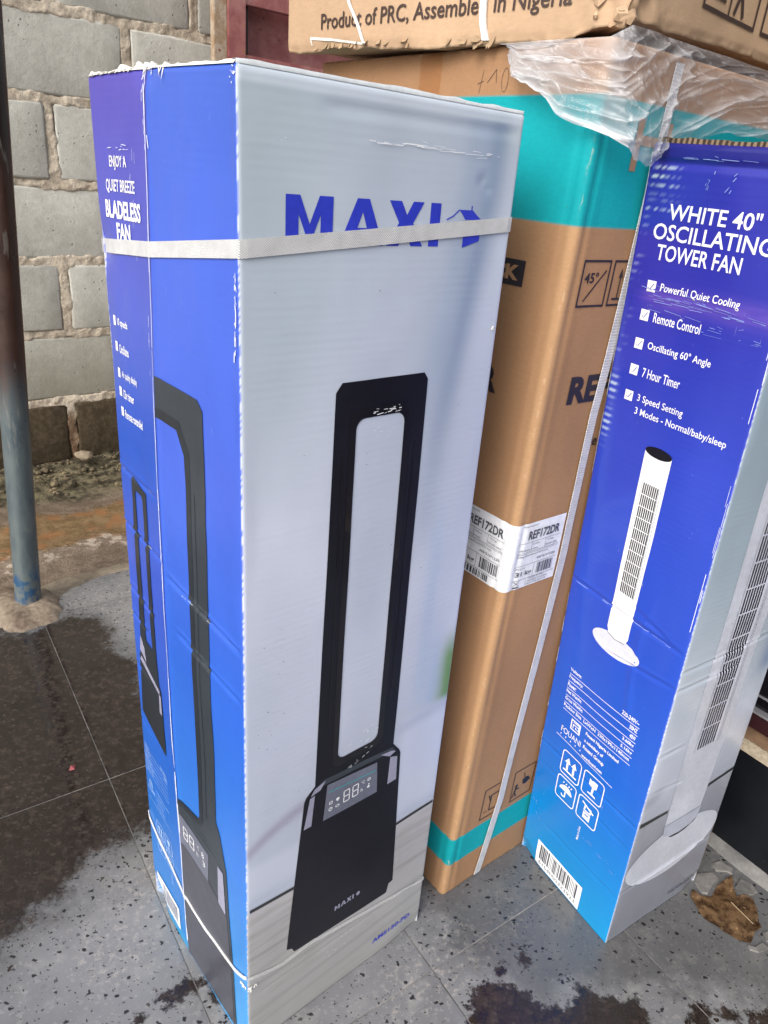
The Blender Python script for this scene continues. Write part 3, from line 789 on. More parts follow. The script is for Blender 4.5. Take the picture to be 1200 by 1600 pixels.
boxmesh('edge_strip', .527, .571, 0, 2.3, .235, .262, MAT['ochre'], gate)
boxmesh('stile', .5715, .634, 0, 2.3, .236, .268, MAT['maroon'], gate)
boxmesh('stile', 1.55, 1.61, 0, 2.3, .236, .268, MAT['maroon'], gate)
zr = 1.520
rails = [(zr + .0, zr + .06)]; zz = zr
for k in range(7): rails.append((zr - .195 * (k + 1) - .0, zr - .195 * (k + 1) + .062))
rails += [(zr + .22, zr + .28), (zr + .45, zr + .51)]
for a, b in rails:
    if a < 0: continue
    boxmesh('rail', .6345, 1.5495, a, b, .238, .262, MAT['maroon'], gate)
boxmesh('panel', .6345, 1.5495, .02, 2.28, .165, .175, MAT['maroon'], gate)
boxmesh('recess_shade', .6345, .66, .02, 2.28, .1755, .2375, MAT['red_shade'], gate)  # shadow down the left of the recess, built as a dark strip

# ---- black cabinet on the right, behind the tower-fan carton
A0 = np.array([.681, .996, 0]); CD = np.array([.626, -.780, 0]); CN = np.array([-.780, -.626, 0])   # CN towards boxes
def cp(a, z, o=0.0): return A0 + CD * a + CN * o + np.array([0, 0, z])
def cbox(name, a0, a1, z0, z1, o0, o1, mat, root, bev=.002):
    bm = bmesh.new()
    vs = [bm.verts.new(tuple(cp(a_, z_, o_))) for z_ in (z0, z1) for a_, o_ in ((a0, o0), (a1, o0), (a1, o1), (a0, o1))]
    for q in ((0, 1, 2, 3), (7, 6, 5, 4), (0, 4, 5, 1), (1, 5, 6, 2), (2, 6, 7, 3), (3, 7, 4, 0)): bm.faces.new([vs[i] for i in q])
    bmesh.ops.recalc_face_normals(bm, faces=bm.faces)
    if bev: bmesh.ops.bevel(bm, geom=bm.edges[:], offset=bev, segments=2, affect='EDGES')
    me = bpy.data.meshes.new(name); bm.to_mesh(me); bm.free(); me.materials.append(mat)
    o = bpy.data.objects.new(name, me); col.objects.link(o); return child(o, root) if root else o
t = NT('scratched_black_panel'); P = t.pos('World'); n = t.noise(P, 12, 5)
c = t.mix(t.ramp(n, .35, .65), (.003, .004, .006, 1), (.006, .007, .010, 1))
sp = t.math('MULTIPLY', t.ramp(t.voro(P, 70), .12, .07), t.ramp(t.noise(P, 30, 2), .58, .62))
c = t.mix(t.math('MULTIPLY', sp, .5), c, (.3, .3, .32, 1))
MAT['black'] = t.fin(c, .42, t.bump(t.noise(P, 40, 3), .15, .001), Specular_IOR_Level=.25)
MAT['wood'] = m_flat('raw_brown_board', (.20, .12, .07, 1), .7, var=.25, sc=40, bump=.5)
MAT['cream'] = m_flat('cream_board', (.42, .36, .27, 1), .6, var=.15)
MAT['maroon_gloss'] = m_flat('glossy_dark_maroon', (.035, .012, .014, 1), .22, coat=.4)
MAT['alu'] = m_flat('aluminium_strip', (.45, .45, .48, 1), .35, metallic=.6)
MAT['blackgloss'] = m_flat('gloss_black_body', (.006, .005, .007, 1), .15, coat=.4)
cab = empty('black_cabinet', 'black cabinet with cream and brown ledge at right behind the tower fan carton', 'cabinet', tuple(A0))
cbox('base_panel', -.25, 1.2, .002, .212, -.45, 0, MAT['black'], cab)
cbox('cream_ledge', -.25, 1.2, .213, .238, -.45, .004, MAT['cream'], cab)
cbox('brown_ledge', -.25, 1.2, .239, .259, -.45, .002, MAT['wood'], cab)
cbox('maroon_rail', -.25, 1.2, .260, .292, -.45, -.004, MAT['maroon_gloss'], cab)
cbox('metal_strip', -.25, 1.2, .293, .297, -.45, 0, MAT['alu'], cab, .0005)
cbox('body', -.25, 1.2, .298, 1.75, -.45, -.012, MAT['blackgloss'], cab)  # upper part unseen, made tall to cut light from the right
cbox('metal_strip', -.25, 1.2, .322, .325, -.0115, -.008, MAT['alu'], cab, .0003)
k = mesh_obj('paint_fleck', [cp(a, z, .0006) for a, z in ((.088, .118), (.0925, .114), (.094, .122), (.092, .132), (.0885, .134), (.087, .126))], [(0, 1, 2, 3, 4, 5)], MAT['chalk'], cab)
# cement fillet at its foot
cf = mesh_obj('cement_fillet', [cp(a, z, o) for a in np.linspace(-.2, 1.2, 30) for o, z in ((.0, .010), (.012 + .003 * math.sin(a * 40), .007), (.024 + .004 * math.sin(a * 23), -.001))],
              [(i * 3 + j, i * 3 + j + 1, (i + 1) * 3 + j + 1, (i + 1) * 3 + j) for i in range(29) for j in range(2)], MAT['cement_grey'], cab, True)

# ---- wet dead leaf, right foreground
ML = [(.598, .88), (.606, .866), (.618, .868), (.628, .868), (.645, .890), (.681, .914), (.673, .888), (.672, .871), (.686, .876), (.701, .872), (.700, .852), (.693, .829), (.690, .815), (.675, .806), (.668, .795), (.661, .787), (.645, .790), (.632, .799), (.612, .812), (.599, .826), (.592, .842), (.588, .862)]
t = NT('wet_brown_leaf'); P = t.pos('World'); n = t.noise(P, 70, 6, .7); n2 = t.noise(P, 18, 3)
c = t.mix(t.ramp(n, .38, .62), (.050, .026, .013, 1), (.15, .088, .042, 1)); c = t.mul(c, t.gray(t.ramp(n2, .3, .7, .75, 1.15)))
c = t.mix(t.math('MULTIPLY', t.ramp(t.noise(P, 160, 3), .64, .70), .5), c, (.42, .28, .16, 1))
MAT['leaf'] = t.fin(c, t.ramp(n, .35, .65, .22, .5), t.bump(n, .6, .002))
Vx, Fx = curve_mesh([ML])
bm = bmesh.new(); vs = [bm.verts.new((x, y, 0)) for x, y in Vx]
for q in Fx: bm.faces.new([vs[i] for i in q])
for ax, st in ((0, .004), (1, .004)):
    for kk in range(int((.58 if ax == 0 else .78) / st), int((.71 if ax == 0 else .92) / st)):
        co = [0, 0, 0]; no = [0, 0, 0]; co[ax] = kk * st; no[ax] = 1
        bmesh.ops.bisect_plane(bm, geom=bm.verts[:] + bm.edges[:] + bm.faces[:], plane_co=co, plane_no=no, dist=1e-6)
bm.verts.index_update(); XY = np.array([v.co[:2] for v in bm.verts]); Fq = [tuple(v.index for v in q.verts) for q in bm.faces]; bm.free()
sd = sdist(XY, ML)
zz = .0012 + .0035 * smooth(.010, 0, sd) * smooth(.35, .7, vnoise(XY[:, 0] * 60, XY[:, 1] * 60, 3)) + .0022 * smooth(0, .03, sd) + .002 * (fbm(XY[:, 0] * 120, XY[:, 1] * 120, 3, 5) - .5) * smooth(0, .006, sd)
leaf = empty('dead_leaf', 'wet brown dead leaf with jagged edges on the floor beside the tower fan carton', 'leaf', (.645, .85, 0))
o = mesh_obj('blade', np.c_[XY, zz], Fq, MAT['leaf'], leaf, True)
stalk = mesh_obj('midrib', [(.655 + dx, .856 + dy, .0065 + dz) for (dx, dy) in ((0, 0), (.012, -.020), (.022, -.037)) for dz in (0,)] + [(.6563 + dx, .8567 + dy, .0065) for dx, dy in ((0, 0), (.012, -.020), (.022, -.037))] + [(.6556 + dx, .8563 + dy, .0075) for dx, dy in ((0, 0), (.012, -.020), (.022, -.037))],
                 [(0, 1, 7, 6), (1, 2, 8, 7), (6, 7, 4, 3), (7, 8, 5, 4)], m_flat('pale_midrib', (.30, .22, .13, 1), .6), leaf)
# chipped, lifted flakes of floor round the patch
MAT['flake'] = m_cement('chipped_terrazzo', (.13, .125, .12, 1), (.21, .20, .19, 1))
for i, pl in enumerate([[(.607, .895), (.612, .872), (.622, .872), (.640, .893), (.655, .905), (.650, .918), (.630, .915), (.612, .91)],
                        [(.655, .922), (.676, .922), (.684, .917), (.690, .930), (.672, .945), (.655, .938)],
                        [(.678, .892), (.678, .877), (.703, .878), (.716, .886), (.712, .902), (.694, .910)],
                        [(.690, .808), (.705, .813), (.712, .802), (.702, .790), (.690, .794)],
                        [(.655, .783), (.665, .780), (.682, .790), (.690, .782), (.668, .772), (.655, .776)]]):
    Vv, Ff = curve_mesh([pl]); n = len(pl)
    cx, cy = np.mean(pl, 0)
    V = [(x, y, .0003) for x, y in pl] + [(cx + (x - cx) * .93, cy + (y - cy) * .93, .0028 + .001 * vnoise(x * 90, y * 90)) for x, y in pl]
    F = [(k, (k + 1) % n, n + (k + 1) % n, n + k) for k in range(n)] + [tuple(range(n, 2 * n))]
    o = mesh_obj('floor_flake', V, F, MAT['flake'], screed)
# small pink scrap on the wet floor
sx, sy = -.555, 1.012
o = mesh_obj('pink_scrap', [(sx, sy, .001), (sx + .010, sy + .004, .001), (sx + .008, sy + .013, .005), (sx + .001, sy + .009, .006), (sx + .004, sy + .006, .008)], [(0, 1, 4), (1, 2, 4), (2, 3, 4), (3, 0, 4)], m_flat('pink_plastic', (.30, .07, .08, 1), .4))
tag(o, 'tiny pink plastic scrap on the wet dark floor', 'scrap')

# ================================================================== CARTON A: bladeless fan
Ab = [(-.3124, .7825, 0), (-.2291, .6883, 0), (-.1147, .5647, 0), (.1163, .7720, 0)]
At = [(-.3287, .8046, 1.1451), (-.2401, .7100, 1.1485), (-.1336, .5878, 1.1461), (.1003, .7939, 1.1466)]
Ab.append(tuple(np.array(Ab[0]) + np.array(Ab[3]) - np.array(Ab[2]))); At.append(tuple(np.array(At[0]) + np.array(At[3]) - np.array(At[2])))
HA = 1.1465; SC = .128; WL = .2935; WG = .3105
def warpAL(s, z):
    tent = np.where(s < SC, s / SC, (WL - s) / (WL - SC))
    w = .0075 * np.sin(np.pi * np.clip(z / HA, 0, 1)) ** 1.2 * tent ** 1.3
    ridge = .0012 * np.exp(-((s - SC) / .004) ** 2)
    w = w + ridge
    e = smooth(0, .012, s) * smooth(0, .010, WL - s)
    for z0, a, b, am in ((.742, .0, .115, .0022), (.668, .0, .122, .0030), (.575, .0, .085, .0022), (.535, .0, .06, .0018), (.455, .0, .05, .0018), (.36, .0, .06, .0015)):
        w = w + foldline(z - (s * .0), z0, .0042, am) * seg(s, a, b)
    for z0, a, b, am in ((.648, .14, .285, .0030), (.585, .155, .285, .0022), (.30, .15, .22, .001)):
        w = w + foldline(z + (s - .21) * .08, z0, .0040, am) * seg(s, a, b)
    w = w + .0016 * (fbm(s * 14, z * 9, 3, 41) - .5) * e * 2
    w = w - .0045 * gauss(z, .988, .022) * smooth(.05, 0, s) - .002 * gauss(z, .90, .08) * smooth(.03, 0, s)
    w = w - .005 * smooth(.02, 0, HA - z) * gauss(s, SC, .02) * (.5 + .7 * vnoise(s * 200, z * 200, 4))
    w = w - .010 * smooth(.06, 0, z) * smooth(.06, 0, s)
    return w
def warpAG(s, z):
    e = smooth(0, .02, s) * smooth(0, .02, WG - s)
    w = .0028 * np.sin(np.pi * s / WG) * np.sin(np.pi * z / HA) + .0022 * (fbm(s * 9, z * 5, 3, 61) - .5) * e
    for x, y, r, d in ((.262, 1.085, .006, .0018), (.270, 1.078, .004, .0014), (.158, .905, .02, .0009), (.16, .43, .03, .0012)):
        w = w - d * np.exp(-((s - x) ** 2 + (z - y) ** 2) / r ** 2)
    w = w + foldline(z, .105 + 0 * s, .003, .0010) * seg(s, .02, .30)
    w = w - .0012 * gauss(z, 1.128, .004) * seg(s, .08, .30)          # scored flap line near the top
    w = w - .004 * smooth(.035, 0, z) * smooth(.07, 0, WG - s)
    return w
faL = Face([(0, Ab[0], At[0]), (SC, Ab[1], At[1]), (WL, Ab[2], At[2])], WL, HA, .0035, warpAL)
faG = Face([(0, Ab[2], At[2]), (WG, Ab[3], At[3])], WG, HA, .0035, warpAG)
faB = Face([(0, Ab[3], At[3]), (WL, Ab[4], At[4])], WL, HA, .0035)
faS = Face([(0, Ab[4], At[4]), (WG, Ab[0], At[0])], WG, HA, .0035)
def colAL(S, Z):
    a = lerp3(Z, [(0, (0, 150, 215)), (.03, (30, 130, 225)), (.12, (42, 122, 218)), (.35, (38, 100, 212)), (.6, (62, 92, 214)), (.78, (42, 88, 206)), (.93, (74, 92, 206)), (1.15, (82, 72, 186))])
    b = lerp3(Z, [(0, (78, 160, 240)), (.3, (58, 122, 228)), (.55, (52, 100, 222)), (.8, (76, 100, 224)), (1.0, (74, 100, 224)), (1.15, (66, 96, 214))])
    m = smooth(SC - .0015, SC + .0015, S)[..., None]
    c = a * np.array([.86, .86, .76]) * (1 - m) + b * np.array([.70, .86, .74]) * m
    return c
def colAG(S, Z):
    c = lerp3(Z, [(0, (148, 149, 146)), (.2, (156, 155, 156)), (.262, (166, 165, 168)), (.27, (164, 172, 188)), (.42, (164, 171, 186)), (.6, (172, 178, 194)), (.78, (184, 190, 206)), (.95, (178, 186, 200)), (1.15, (162, 174, 180))])
    n = fbm(S * 6 + 3, Z * 2.5, 3, 91)
    c = blend(c, smooth(.45, .75, n) * smooth(.27, .3, Z), (158, 168, 184), .6)
    c = blend(c, gauss(S, .03, .06) * smooth(.7, .95, Z), (146, 162, 172), .5)
    x0 = .232 + .045 * smooth(.75, 1.15, Z)
    c = blend(c, gauss(S, x0, .019) * smooth(.62, 1.0, Z), (96, 118, 146), .68)
    c = blend(c, gauss(S, x0 - .026, .022) * smooth(.80, .95, Z), (134, 150, 172), .6)
    c = blend(c, gauss(S, .254, .014) * smooth(.44, .50, Z) * smooth(.80, .66, Z), (150, 168, 192), .6)
    c = blend(c, gauss(S, .275, .012) * smooth(.44, .47, Z) * smooth(.62, .5, Z), (140, 162, 192), .5)
    c = blend(c, gauss(S, .304, .017) * smooth(.440, .462, Z) * smooth(.575, .515, Z), (88, 124, 52), .95)
    c = blend(c, smooth(.462, .440, Z + (S - .25) * .02) * smooth(.27, .30, Z) * smooth(.22, .24, S), (180, 186, 204), .8)
    c = blend(c, gauss(Z, .440 + (S - .25) * .06, .010) * smooth(.2, .24, S), (150, 158, 178), .6)
    c = blend(c, gauss(Z, .362 + S * .35 + .01 * np.sin(S * 30), .010) * smooth(.12, .06, S), (132, 128, 148), .7)
    c = blend(c, smooth(.35, .33, Z) * smooth(.275, .30, Z), (178, 184, 198), .7)
    c = blend(c, gauss(Z, .50 + S * .25, .012) * smooth(.10, .05, S), (164, 172, 190), .6)
    pl = np.zeros(S.shape)
    for zz, k in ((.215, .6), (.172, .9), (.118, .8), (.072, .7), (.045, .5)): pl = np.maximum(pl, k * gauss(Z + (S - .15) * .05 * (1 if zz > .1 else -1), zz, .0032))
    c = blend(c, pl * smooth(.262, .25, Z), (112, 112, 112), .55)
    gr = fbm(S * 12, Z * 180, 3, 17)
    c = blend(c, smooth(.5, .75, gr) * smooth(.262, .25, Z), (136, 134, 130), .45)
    c = blend(c, smooth(1.134, 1.137, Z), (182, 192, 202), .7)
    return np.minimum(c * np.array([1.20, 1.19, 1.21]), .80)
A = empty('fan_carton', 'tall grey and blue carton for a black bladeless fan, strapped with white webbing', 'carton', Ab[2])
bodyA = carton_body('carton_body', [faL, faG, faB, faS], A, MAT['printed'], [colAL, colAG, uni(lin((176, 182, 190))), uni(lin((180, 185, 200)))], coarse=(False, False, True, True))
CUT = (.012, .003)
A['group'] = 'fan cartons'
# -- grey side: logo, fan picture
T_ = text
def logo(face, s0, z0, w, h, mat, parent, name='printed_logo'):
    """letters M A X I and a little house, s0..s0+w"""
    k = w / .180
    parts = []
    def P(*pts): return [(s0 + x * k, z0 + y * h) for x, y in pts]
    parts.append(curve_mesh([P((0, 0), (0, 1), (.0145, 1), (.0245, .42), (.0345, 1), (.049, 1), (.049, 0), (.036, 0), (.036, .62), (.0285, .2), (.0205, .2), (.013, .62), (.013, 0))]))
    parts.append(curve_mesh([P((.0565, 0), (.0755, 1), (.0895, 1), (.108, 0), (.094, 0), (.0905, .2), (.0735, .2), (.070, 0)), P((.0765, .38), (.0875, .38), (.0823, .72))]))
    parts.append(curve_mesh([P((.112, 0), (.1265, .52), (.1135, 1), (.1285, 1), (.136, .70), (.1435, 1), (.1575, 1), (.1445, .52), (.1585, 0), (.143, 0), (.1355, .32), (.127, 0))]))
    parts.append(polys(P((.1665, 0), (.1800, 0), (.1800, 1), (.1665, 1))))
    return parts
lg = logo(faG, .042, 1.0255, .168 * 1.0, .0375, None, None)
hs_ = [curve_mesh([[(.2345, 1.0585), (.2525, 1.0585), (.2590, 1.054), (.2655, 1.0505), (.2530, 1.0500), (.2430, 1.0500)]]),
       polys(line(.2185, 1.0492, .2265, 1.0525, .0012), line(.2265, 1.0525, .2345, 1.0585, .0012), rect(.2500, 1.0580, .2515, 1.0625)),
       curve_mesh([[(.2425, 1.0490), (.2655, 1.0490), (.2655, 1.0310), (.2425, 1.0245)]])]
decal('printed_logo', faG, lg + hs_, MAT['ink_blue'], bodyA, .0005, CUT)
O = [(.098, .8965), (.105, .9055), (.208, .9055), (.2135, .8985), (.2145, .42), (.226, .405), (.2290, .398), (.2405, .150), (.2415, .1490), (.2330, .1470), (.2300, .1300), (.0700, .1400), (.0660, .1490), (.0580, .1530), (.0770, .4010), (.0800, .4080), (.092, .4190)]
win = rrect(.1235, .443, .1855, .868, .011)
decal('printed_fan_picture', faG, [curve_mesh([O, win])], MAT['ink_dark'], bodyA, .0005, CUT)
decal('printed_fan_rim', faG, [curve_mesh([rrect(.1155, .432, .1940, .878, .014), win])], MAT['ink_dark2'], bodyA, .0008, CUT)
decal('printed_fan_slot', faG, [polys(line(.1085, .50, .1085, .835, .0016), line(.2020, .50, .2020, .835, .0016))], MAT['ink_dark2'], bodyA, .0009, CUT)
decal('printed_display', faG, [polys([(.1060, .3545), (.1925, .3510), (.1890, .4030), (.1100, .4110)])], MAT['ink_panel'], bodyA, .0008, CUT)
for q_ in ([(.0775, .357), (.0885, .357), (.0920, .4050), (.0850, .4030)], [(.2100, .3535), (.2255, .354), (.2235, .3950), (.2110, .4000)],
           [(.0860, .4060), (.0910, .4145), (.1070, .4200), (.1000, .4090)], [(.2120, .4100), (.2200, .4060), (.2100, .4015), (.1940, .4120)]):
    decal('printed_highlight', faG, [polys(q_)], MAT['ink_lilac'], bodyA, .0009, CUT)
decal('printed_bar', faG, [polys([(.0910, .4146), (.2180, .4070), (.2140, .4150), (.1050, .4225)])], MAT['ink_slate'], bodyA, .00075, CUT)
decal('printed_teal_line', faG, [polys(line(.113, .3980, .188, .3905, .0012))], MAT['ink_teal'], bodyA, .0010, CUT)
def seg7(x, y, w, h, t_):
    k = t_ * .75; m_ = y + h / 2
    return polys(rect(x + k, y, x + w - k, y + t_), rect(x + k, m_ - t_ / 2, x + w - k, m_ + t_ / 2), rect(x + k, y + h - t_, x + w - k, y + h),
                 rect(x, y + k, x + t_, m_ - k * .6), rect(x, m_ + k * .6, x + t_, y + h - k), rect(x + w - t_, y + k, x + w, m_ - k * .6), rect(x + w - t_, m_ + k * .6, x + w, y + h - k))
dsp = [seg7(.136, .3665, .0100, .0195, .0014), seg7(.1500, .3665, .0100, .0195, .0014), T_('°C', .1640, .3800, .1700, .3850), T_('h', .1640, .3680, .1670, .3740),
       frame(.114, .3765, .119, .381, .0009), curve_mesh([ell(.1165, .3685, .003, .003), ell(.1165, .3685, .0021, .0021)]), polys(line(.1165, .3685, .1165, .3705, .0007), line(.1165, .3685, .118, .3685, .0007)),
       polys(ell(.1270, .3790, .0028, .0022), rect(.1262, .3755, .1278, .379)), curve_mesh([ell(.127, .368, .0032, .0022), ell(.127, .368, .0022, .0013)]),
       frame(.1745, .3800, .1790, .3845, .0009), polys(ell(.1765, .3700, .0022, .0018), ell(.1770, .3740, .0012, .0012))]
decal('printed_digits', faG, dsp, MAT['ink_white'], bodyA, .0010)
dsp2 = logo(faG, .134, .1680, .0330, .0088, None, None) + [polys(ell(.1745, .1725, .0032, .0036), rect(.1735, .1685, .1755, .1725))]
decal('printed_small_logo', faG, dsp2, MAT['ink_lilac'], bodyA, .0010)
for q_ in ([(.004, .2655), (.0705, .2610), (.0705, .2665), (.004, .2710)], [(.2345, .2620), (.3065, .2615), (.3065, .2668), (.2345, .2672)]): decal('printed_skirting', faG, [polys(q_)], MAT['ink_skirt'], bodyA, .0005, CUT)
decal('printed_model_code', faG, [T_('AMS150-PD', .211, .0330, .287, .0420, .02)], MAT['ink_blue'], bodyA, .0012, (.006, .004))
# -- blue side
txt = [T_('ENJOY A', .040, 1.0640, .080, 1.0770, .012), T_('QUIET BREEZE', .029, 1.0430, .097, 1.0560, .012), T_('BLADELESS', .024, 1.0200, .108, 1.0370, .035), T_('FAN', .048, 1.0010, .081, 1.0165, .035)]
decal('printed_title', faL, txt, MAT['ink_white'], bodyA, .0007)
tl = []
for z0, w_, s_ in ((.9105, .030, '10 speeds'), (.8830, .027, 'Oscillates'), (.8540, .043, 'Air quality display'), (.8330, .030, '12hr timer'), (.8100, .050, 'Remote controlled')):
    sb = .018 + (.918 - z0) * .06
    tl.append(curve_mesh([rect(sb, z0, sb + .0075, z0 + .0105), line(sb + .0015, z0 + .0045, sb + .0028, z0 + .003, .0008), line(sb + .0028, z0 + .0028, sb + .006, z0 + .008, .0008)]))
    tl.append(T_(s_, sb + .012, z0 - .0005, sb + .012 + w_, z0 + .0095, .015))
decal('printed_list', faL, tl, MAT['ink_white'], bodyA, .0007)
mo = [(.0390, .7400), (.0835, .7340), (.0850, .5), (.0870, .470), (.0930, .462), (.0960, .360), (.0120, .378), (.0190, .478), (.0250, .486), (.0280, .52)]
mw = rrect(.0485, .515, .0725, .7260, .005)
decal('printed_small_fan', faL, [curve_mesh([mo, mw])], MAT['ink_slate2'], bodyA, .0008, (.006, .0025))
decal('printed_small_fan_base', faL, [polys([(.020, .470), (.0865, .455), (.088, .462), (.0255, .4790)], [(.083, .425), (.0905, .424), (.0915, .455), (.0850, .456)], [(.0230, .488), (.044, .478), (.040, .500), (.028, .512)])], MAT['ink_lilac'], bodyA, .0011, (.006, .0025))
ho = [(SC + .0012, .8800), (SC + .088, .8800), (SC + .0980, .8715), (SC + .0990, .36), (SC + .1080, .345), (SC + .1090, .3400), (SC + .1200, .2950), (SC + .1390, .0100), (SC + .0350, .0040), (SC + .0012, .0040),
      (SC + .0012, .3150), (SC + .0550, .3270), (SC + .0585, .3330), (SC + .0590, .8150), (SC + .0450, .8370), (SC + .0012, .8370)]
decal('printed_half_fan', faL, [curve_mesh([ho])], MAT['ink_slate'], bodyA, .0008, (.006, .0025))
decal('printed_half_fan_rim', faL, [curve_mesh([[(SC + .0012, .8375), (SC + .0450, .8370), (SC + .0592, .8150), (SC + .0590, .333), (SC + .0555, .327), (SC + .0012, .315), (SC + .0012, .305), (SC + .060, .318), (SC + .0680, .330), (SC + .0690, .820), (SC + .0500, .8470), (SC + .0012, .8475)]]),
                                   polys(rect(SC + .0760, .345, SC + .0775, .780))], MAT['ink_slate2'], bodyA, .0011, (.006, .0025))
decal('printed_half_display', faL, [polys([(SC + .0012, .2350), (SC + .0740, .2310), (SC + .0780, .2830), (SC + .0012, .2890)])], MAT['ink_panel'], bodyA, .0011, (.006, .0025))
decal('printed_half_base', faL, [curve_mesh([[(SC + .0012, .2340), (SC + .0740, .2300), (SC + .0760, .2300), (SC + .0960, .2230), (SC + .1190, .2130), (SC + .1330, .0150), (SC + .0350, .0050), (SC + .0012, .0050)]])],
      m_flat('violet_slate_print', (.058, .060, .080, 1), .34, bump=.05, coat=.2), bodyA, .0011, (.006, .0025))
decal('printed_half_highlight', faL, [polys([(SC + .1000, .2200), (SC + .1180, .2150), (SC + .1130, .2850), (SC + .1010, .2870)])], MAT['ink_lilac'], bodyA, .0014, (.006, .0025))
hd = [seg7(SC + .010, .2520, .0125, .0220, .0017), seg7(SC + .0270, .2520, .0125, .0220, .0017), T_('°C', SC + .046, .268, SC + .054, .274), T_('h', SC + .046, .253, SC + .050, .260), T_('8', SC + .060, .264, SC + .066, .274), T_('3', SC + .062, .250, SC + .068, .260)]
decal('printed_half_digits', faL, hd, MAT['ink_white'], bodyA, .0014)
sp_ = []
rows_ = [('Voltage:', '220-240V~'), ('Frequency:', '50HZ'), ('Power:', ''), ('Net Weight:', ''), ('Gross Weight:', ''), ('Packing Size', '')]
for i, (a, b) in enumerate(rows_):
    z0 = .3170 - i * .0085; sp_.append(T_(a, .010, z0, .010 + .0024 * len(a), z0 + .0048))
    if b: sp_.append(T_(b, .092 - .0026 * len(b), z0, .092, z0 + .0048))
    sp_.append(polys(rect(.010, z0 - .0024, .092, z0 - .0018)))
sp_.append(T_('FOUANI', .012, .236, .036, .243)); sp_.append(frame(.018, .246, .029, .257, .0012)); sp_.append(frame(.0215, .2495, .0255, .2535, .0009))
for i, s_ in enumerate(('Fouani Nigeria Limited', 'a subsidiary of', 'Fouani Group', 'www.fouani.com')):
    sp_.append(T_(s_, .043, .250 - i * .0082, .043 + .0021 * len(s_), .2545 - i * .0082))
sp_.append(polys(rect(.012, .219, .094, .2197)))
def icons(x, z, w, gap, th):
    out = []
    for (i, j) in ((0, 1), (1, 1), (0, 0), (1, 0)):
        a, b = x + i * (w + gap), z + j * (w * 1.12 + gap); c_, d_ = a + w, b + w * 1.12; cx, cz = (a + c_) / 2, (b + d_) / 2; u = w / 10
        out.append(frame(a, b, c_, d_, th, w * .16))
        if (i, j) == (0, 1):
            for q in (-1.6, 1.6): out.append(polys(rect(cx + (q - .5) * u, cz - 2.6 * u, cx + (q + .5) * u, cz + 1 * u), [(cx + (q - 1.4) * u, cz + .8 * u), (cx + (q + 1.4) * u, cz + .8 * u), (cx + q * u, cz + 3.2 * u)]))
            out.append(polys(rect(cx - 3.4 * u, cz - 3.6 * u, cx + 3.4 * u, cz - 2.9 * u)))
        elif (i, j) == (1, 1):
            out.append(curve_mesh([[(cx - 1.9 * u, cz + 3.4 * u), (cx - .9 * u, cz + 2.9 * u), (cx - .1 * u, cz + 3.4 * u), (cx + 1.9 * u, cz + 3.4 * u), (cx + 1.8 * u, cz + .8 * u), (cx + .5 * u, cz - .4 * u), (cx + .4 * u, cz - 2.8 * u), (cx + 1.9 * u, cz - 3.2 * u), (cx + 1.9 * u, cz - 3.7 * u), (cx - 1.9 * u, cz - 3.7 * u), (cx - 1.9 * u, cz - 3.2 * u), (cx - .4 * u, cz - 2.8 * u), (cx - .5 * u, cz - .4 * u), (cx - 1.8 * u, cz + .8 * u)]]))
        elif (i, j) == (0, 0):
            out.append(curve_mesh([ell(cx, cz - .4 * u, 3.2 * u, 2.6 * u, 0, 180, 14)])); out.append(polys(rect(cx - .3 * u, cz - 3.2 * u, cx + .3 * u, cz - .5 * u), line(cx, cz - 3.1 * u, cx - 1.5 * u, cz - 3.3 * u, .6 * u), line(cx - 1.4 * u, cz - 3.3 * u, cx - 1.7 * u, cz - 2.4 * u, .6 * u)))
            out.append(polys(*[line(cx + q * u, cz + 3.0 * u, cx + (q + .5) * u, cz + 3.8 * u, .45 * u) for q in (-1.8, -.4, 1.0, 2.2)]))
        else:
            out.append(frame(cx - 1.7 * u, cz - 3.8 * u, cx + 1.7 * u, cz - .6 * u, .8 * u)); out.append(frame(cx - 1.7 * u, cz - .2 * u, cx + 1.7 * u, cz + 2.6 * u, .6 * u)); out.append(polys(rect(cx - 1.2 * u, cz - 3.4 * u, cx + 1.2 * u, cz - 2 * u), line(cx - 2.8 * u, cz + 3.4 * u, cx + 2.8 * u, cz + 1.0 * u, .5 * u)))
    return out
sp_ += icons(.034, .130, .026, .004, .0012)
sp_.append(T_('Made in China', .080, .100, .084, .125))
decal('printed_specs', faL, sp_, MAT['ink_blueline'], bodyA, .0008)
bc = decal('barcode_label', faL, [polys(rect(.018, .020, .100, .0660))], MAT['ink_white'], bodyA, .0009, (.006, .003))
decal('barcode', faL, [barcode(.026, .0290, .093, .0600, 76, 5), T_('6154000323930', .030, .0215, .090, .0265)], MAT['pale_bars'], bodyA, .0012)
# -- strap round the upper part, and thin band near the bottom
def zS(f, s):
    return None
sp1 = path([(faL, [(.001, .9905), (SC, .9990), (WL - .001, 1.0215)]), (faG, [(.001, 1.0215), (WG - .001, 1.0475)]), (faB, [(.001, 1.0475), (WL - .001, 1.020)]), (faS, [(.001, 1.020), (WG - .001, .9905)])])
ribbon('strap', sp1, .0140, .0009, MAT['strap'], A, True, base=.0010)
sp2 = path([(faL, [(.001, .176), (.010, .170), (.043, .155), (.092, .139), (SC, .129), (SC + .06, .122), (SC + .105, .127), (SC + .140, .134), (WL - .001, .148)])])
o = ribbon('lower_strap', sp2, .0062, .0010, MAT['strap_plain'], A, False, base=.0014)
sp3 = path([(faG, [(.001, .1465), (.012, .1440), (.041, .1345), (.056, .1325), (.094, .1370), (.20, .119), (WG - .001, .101)])])
MAT['clearstrap'] = None
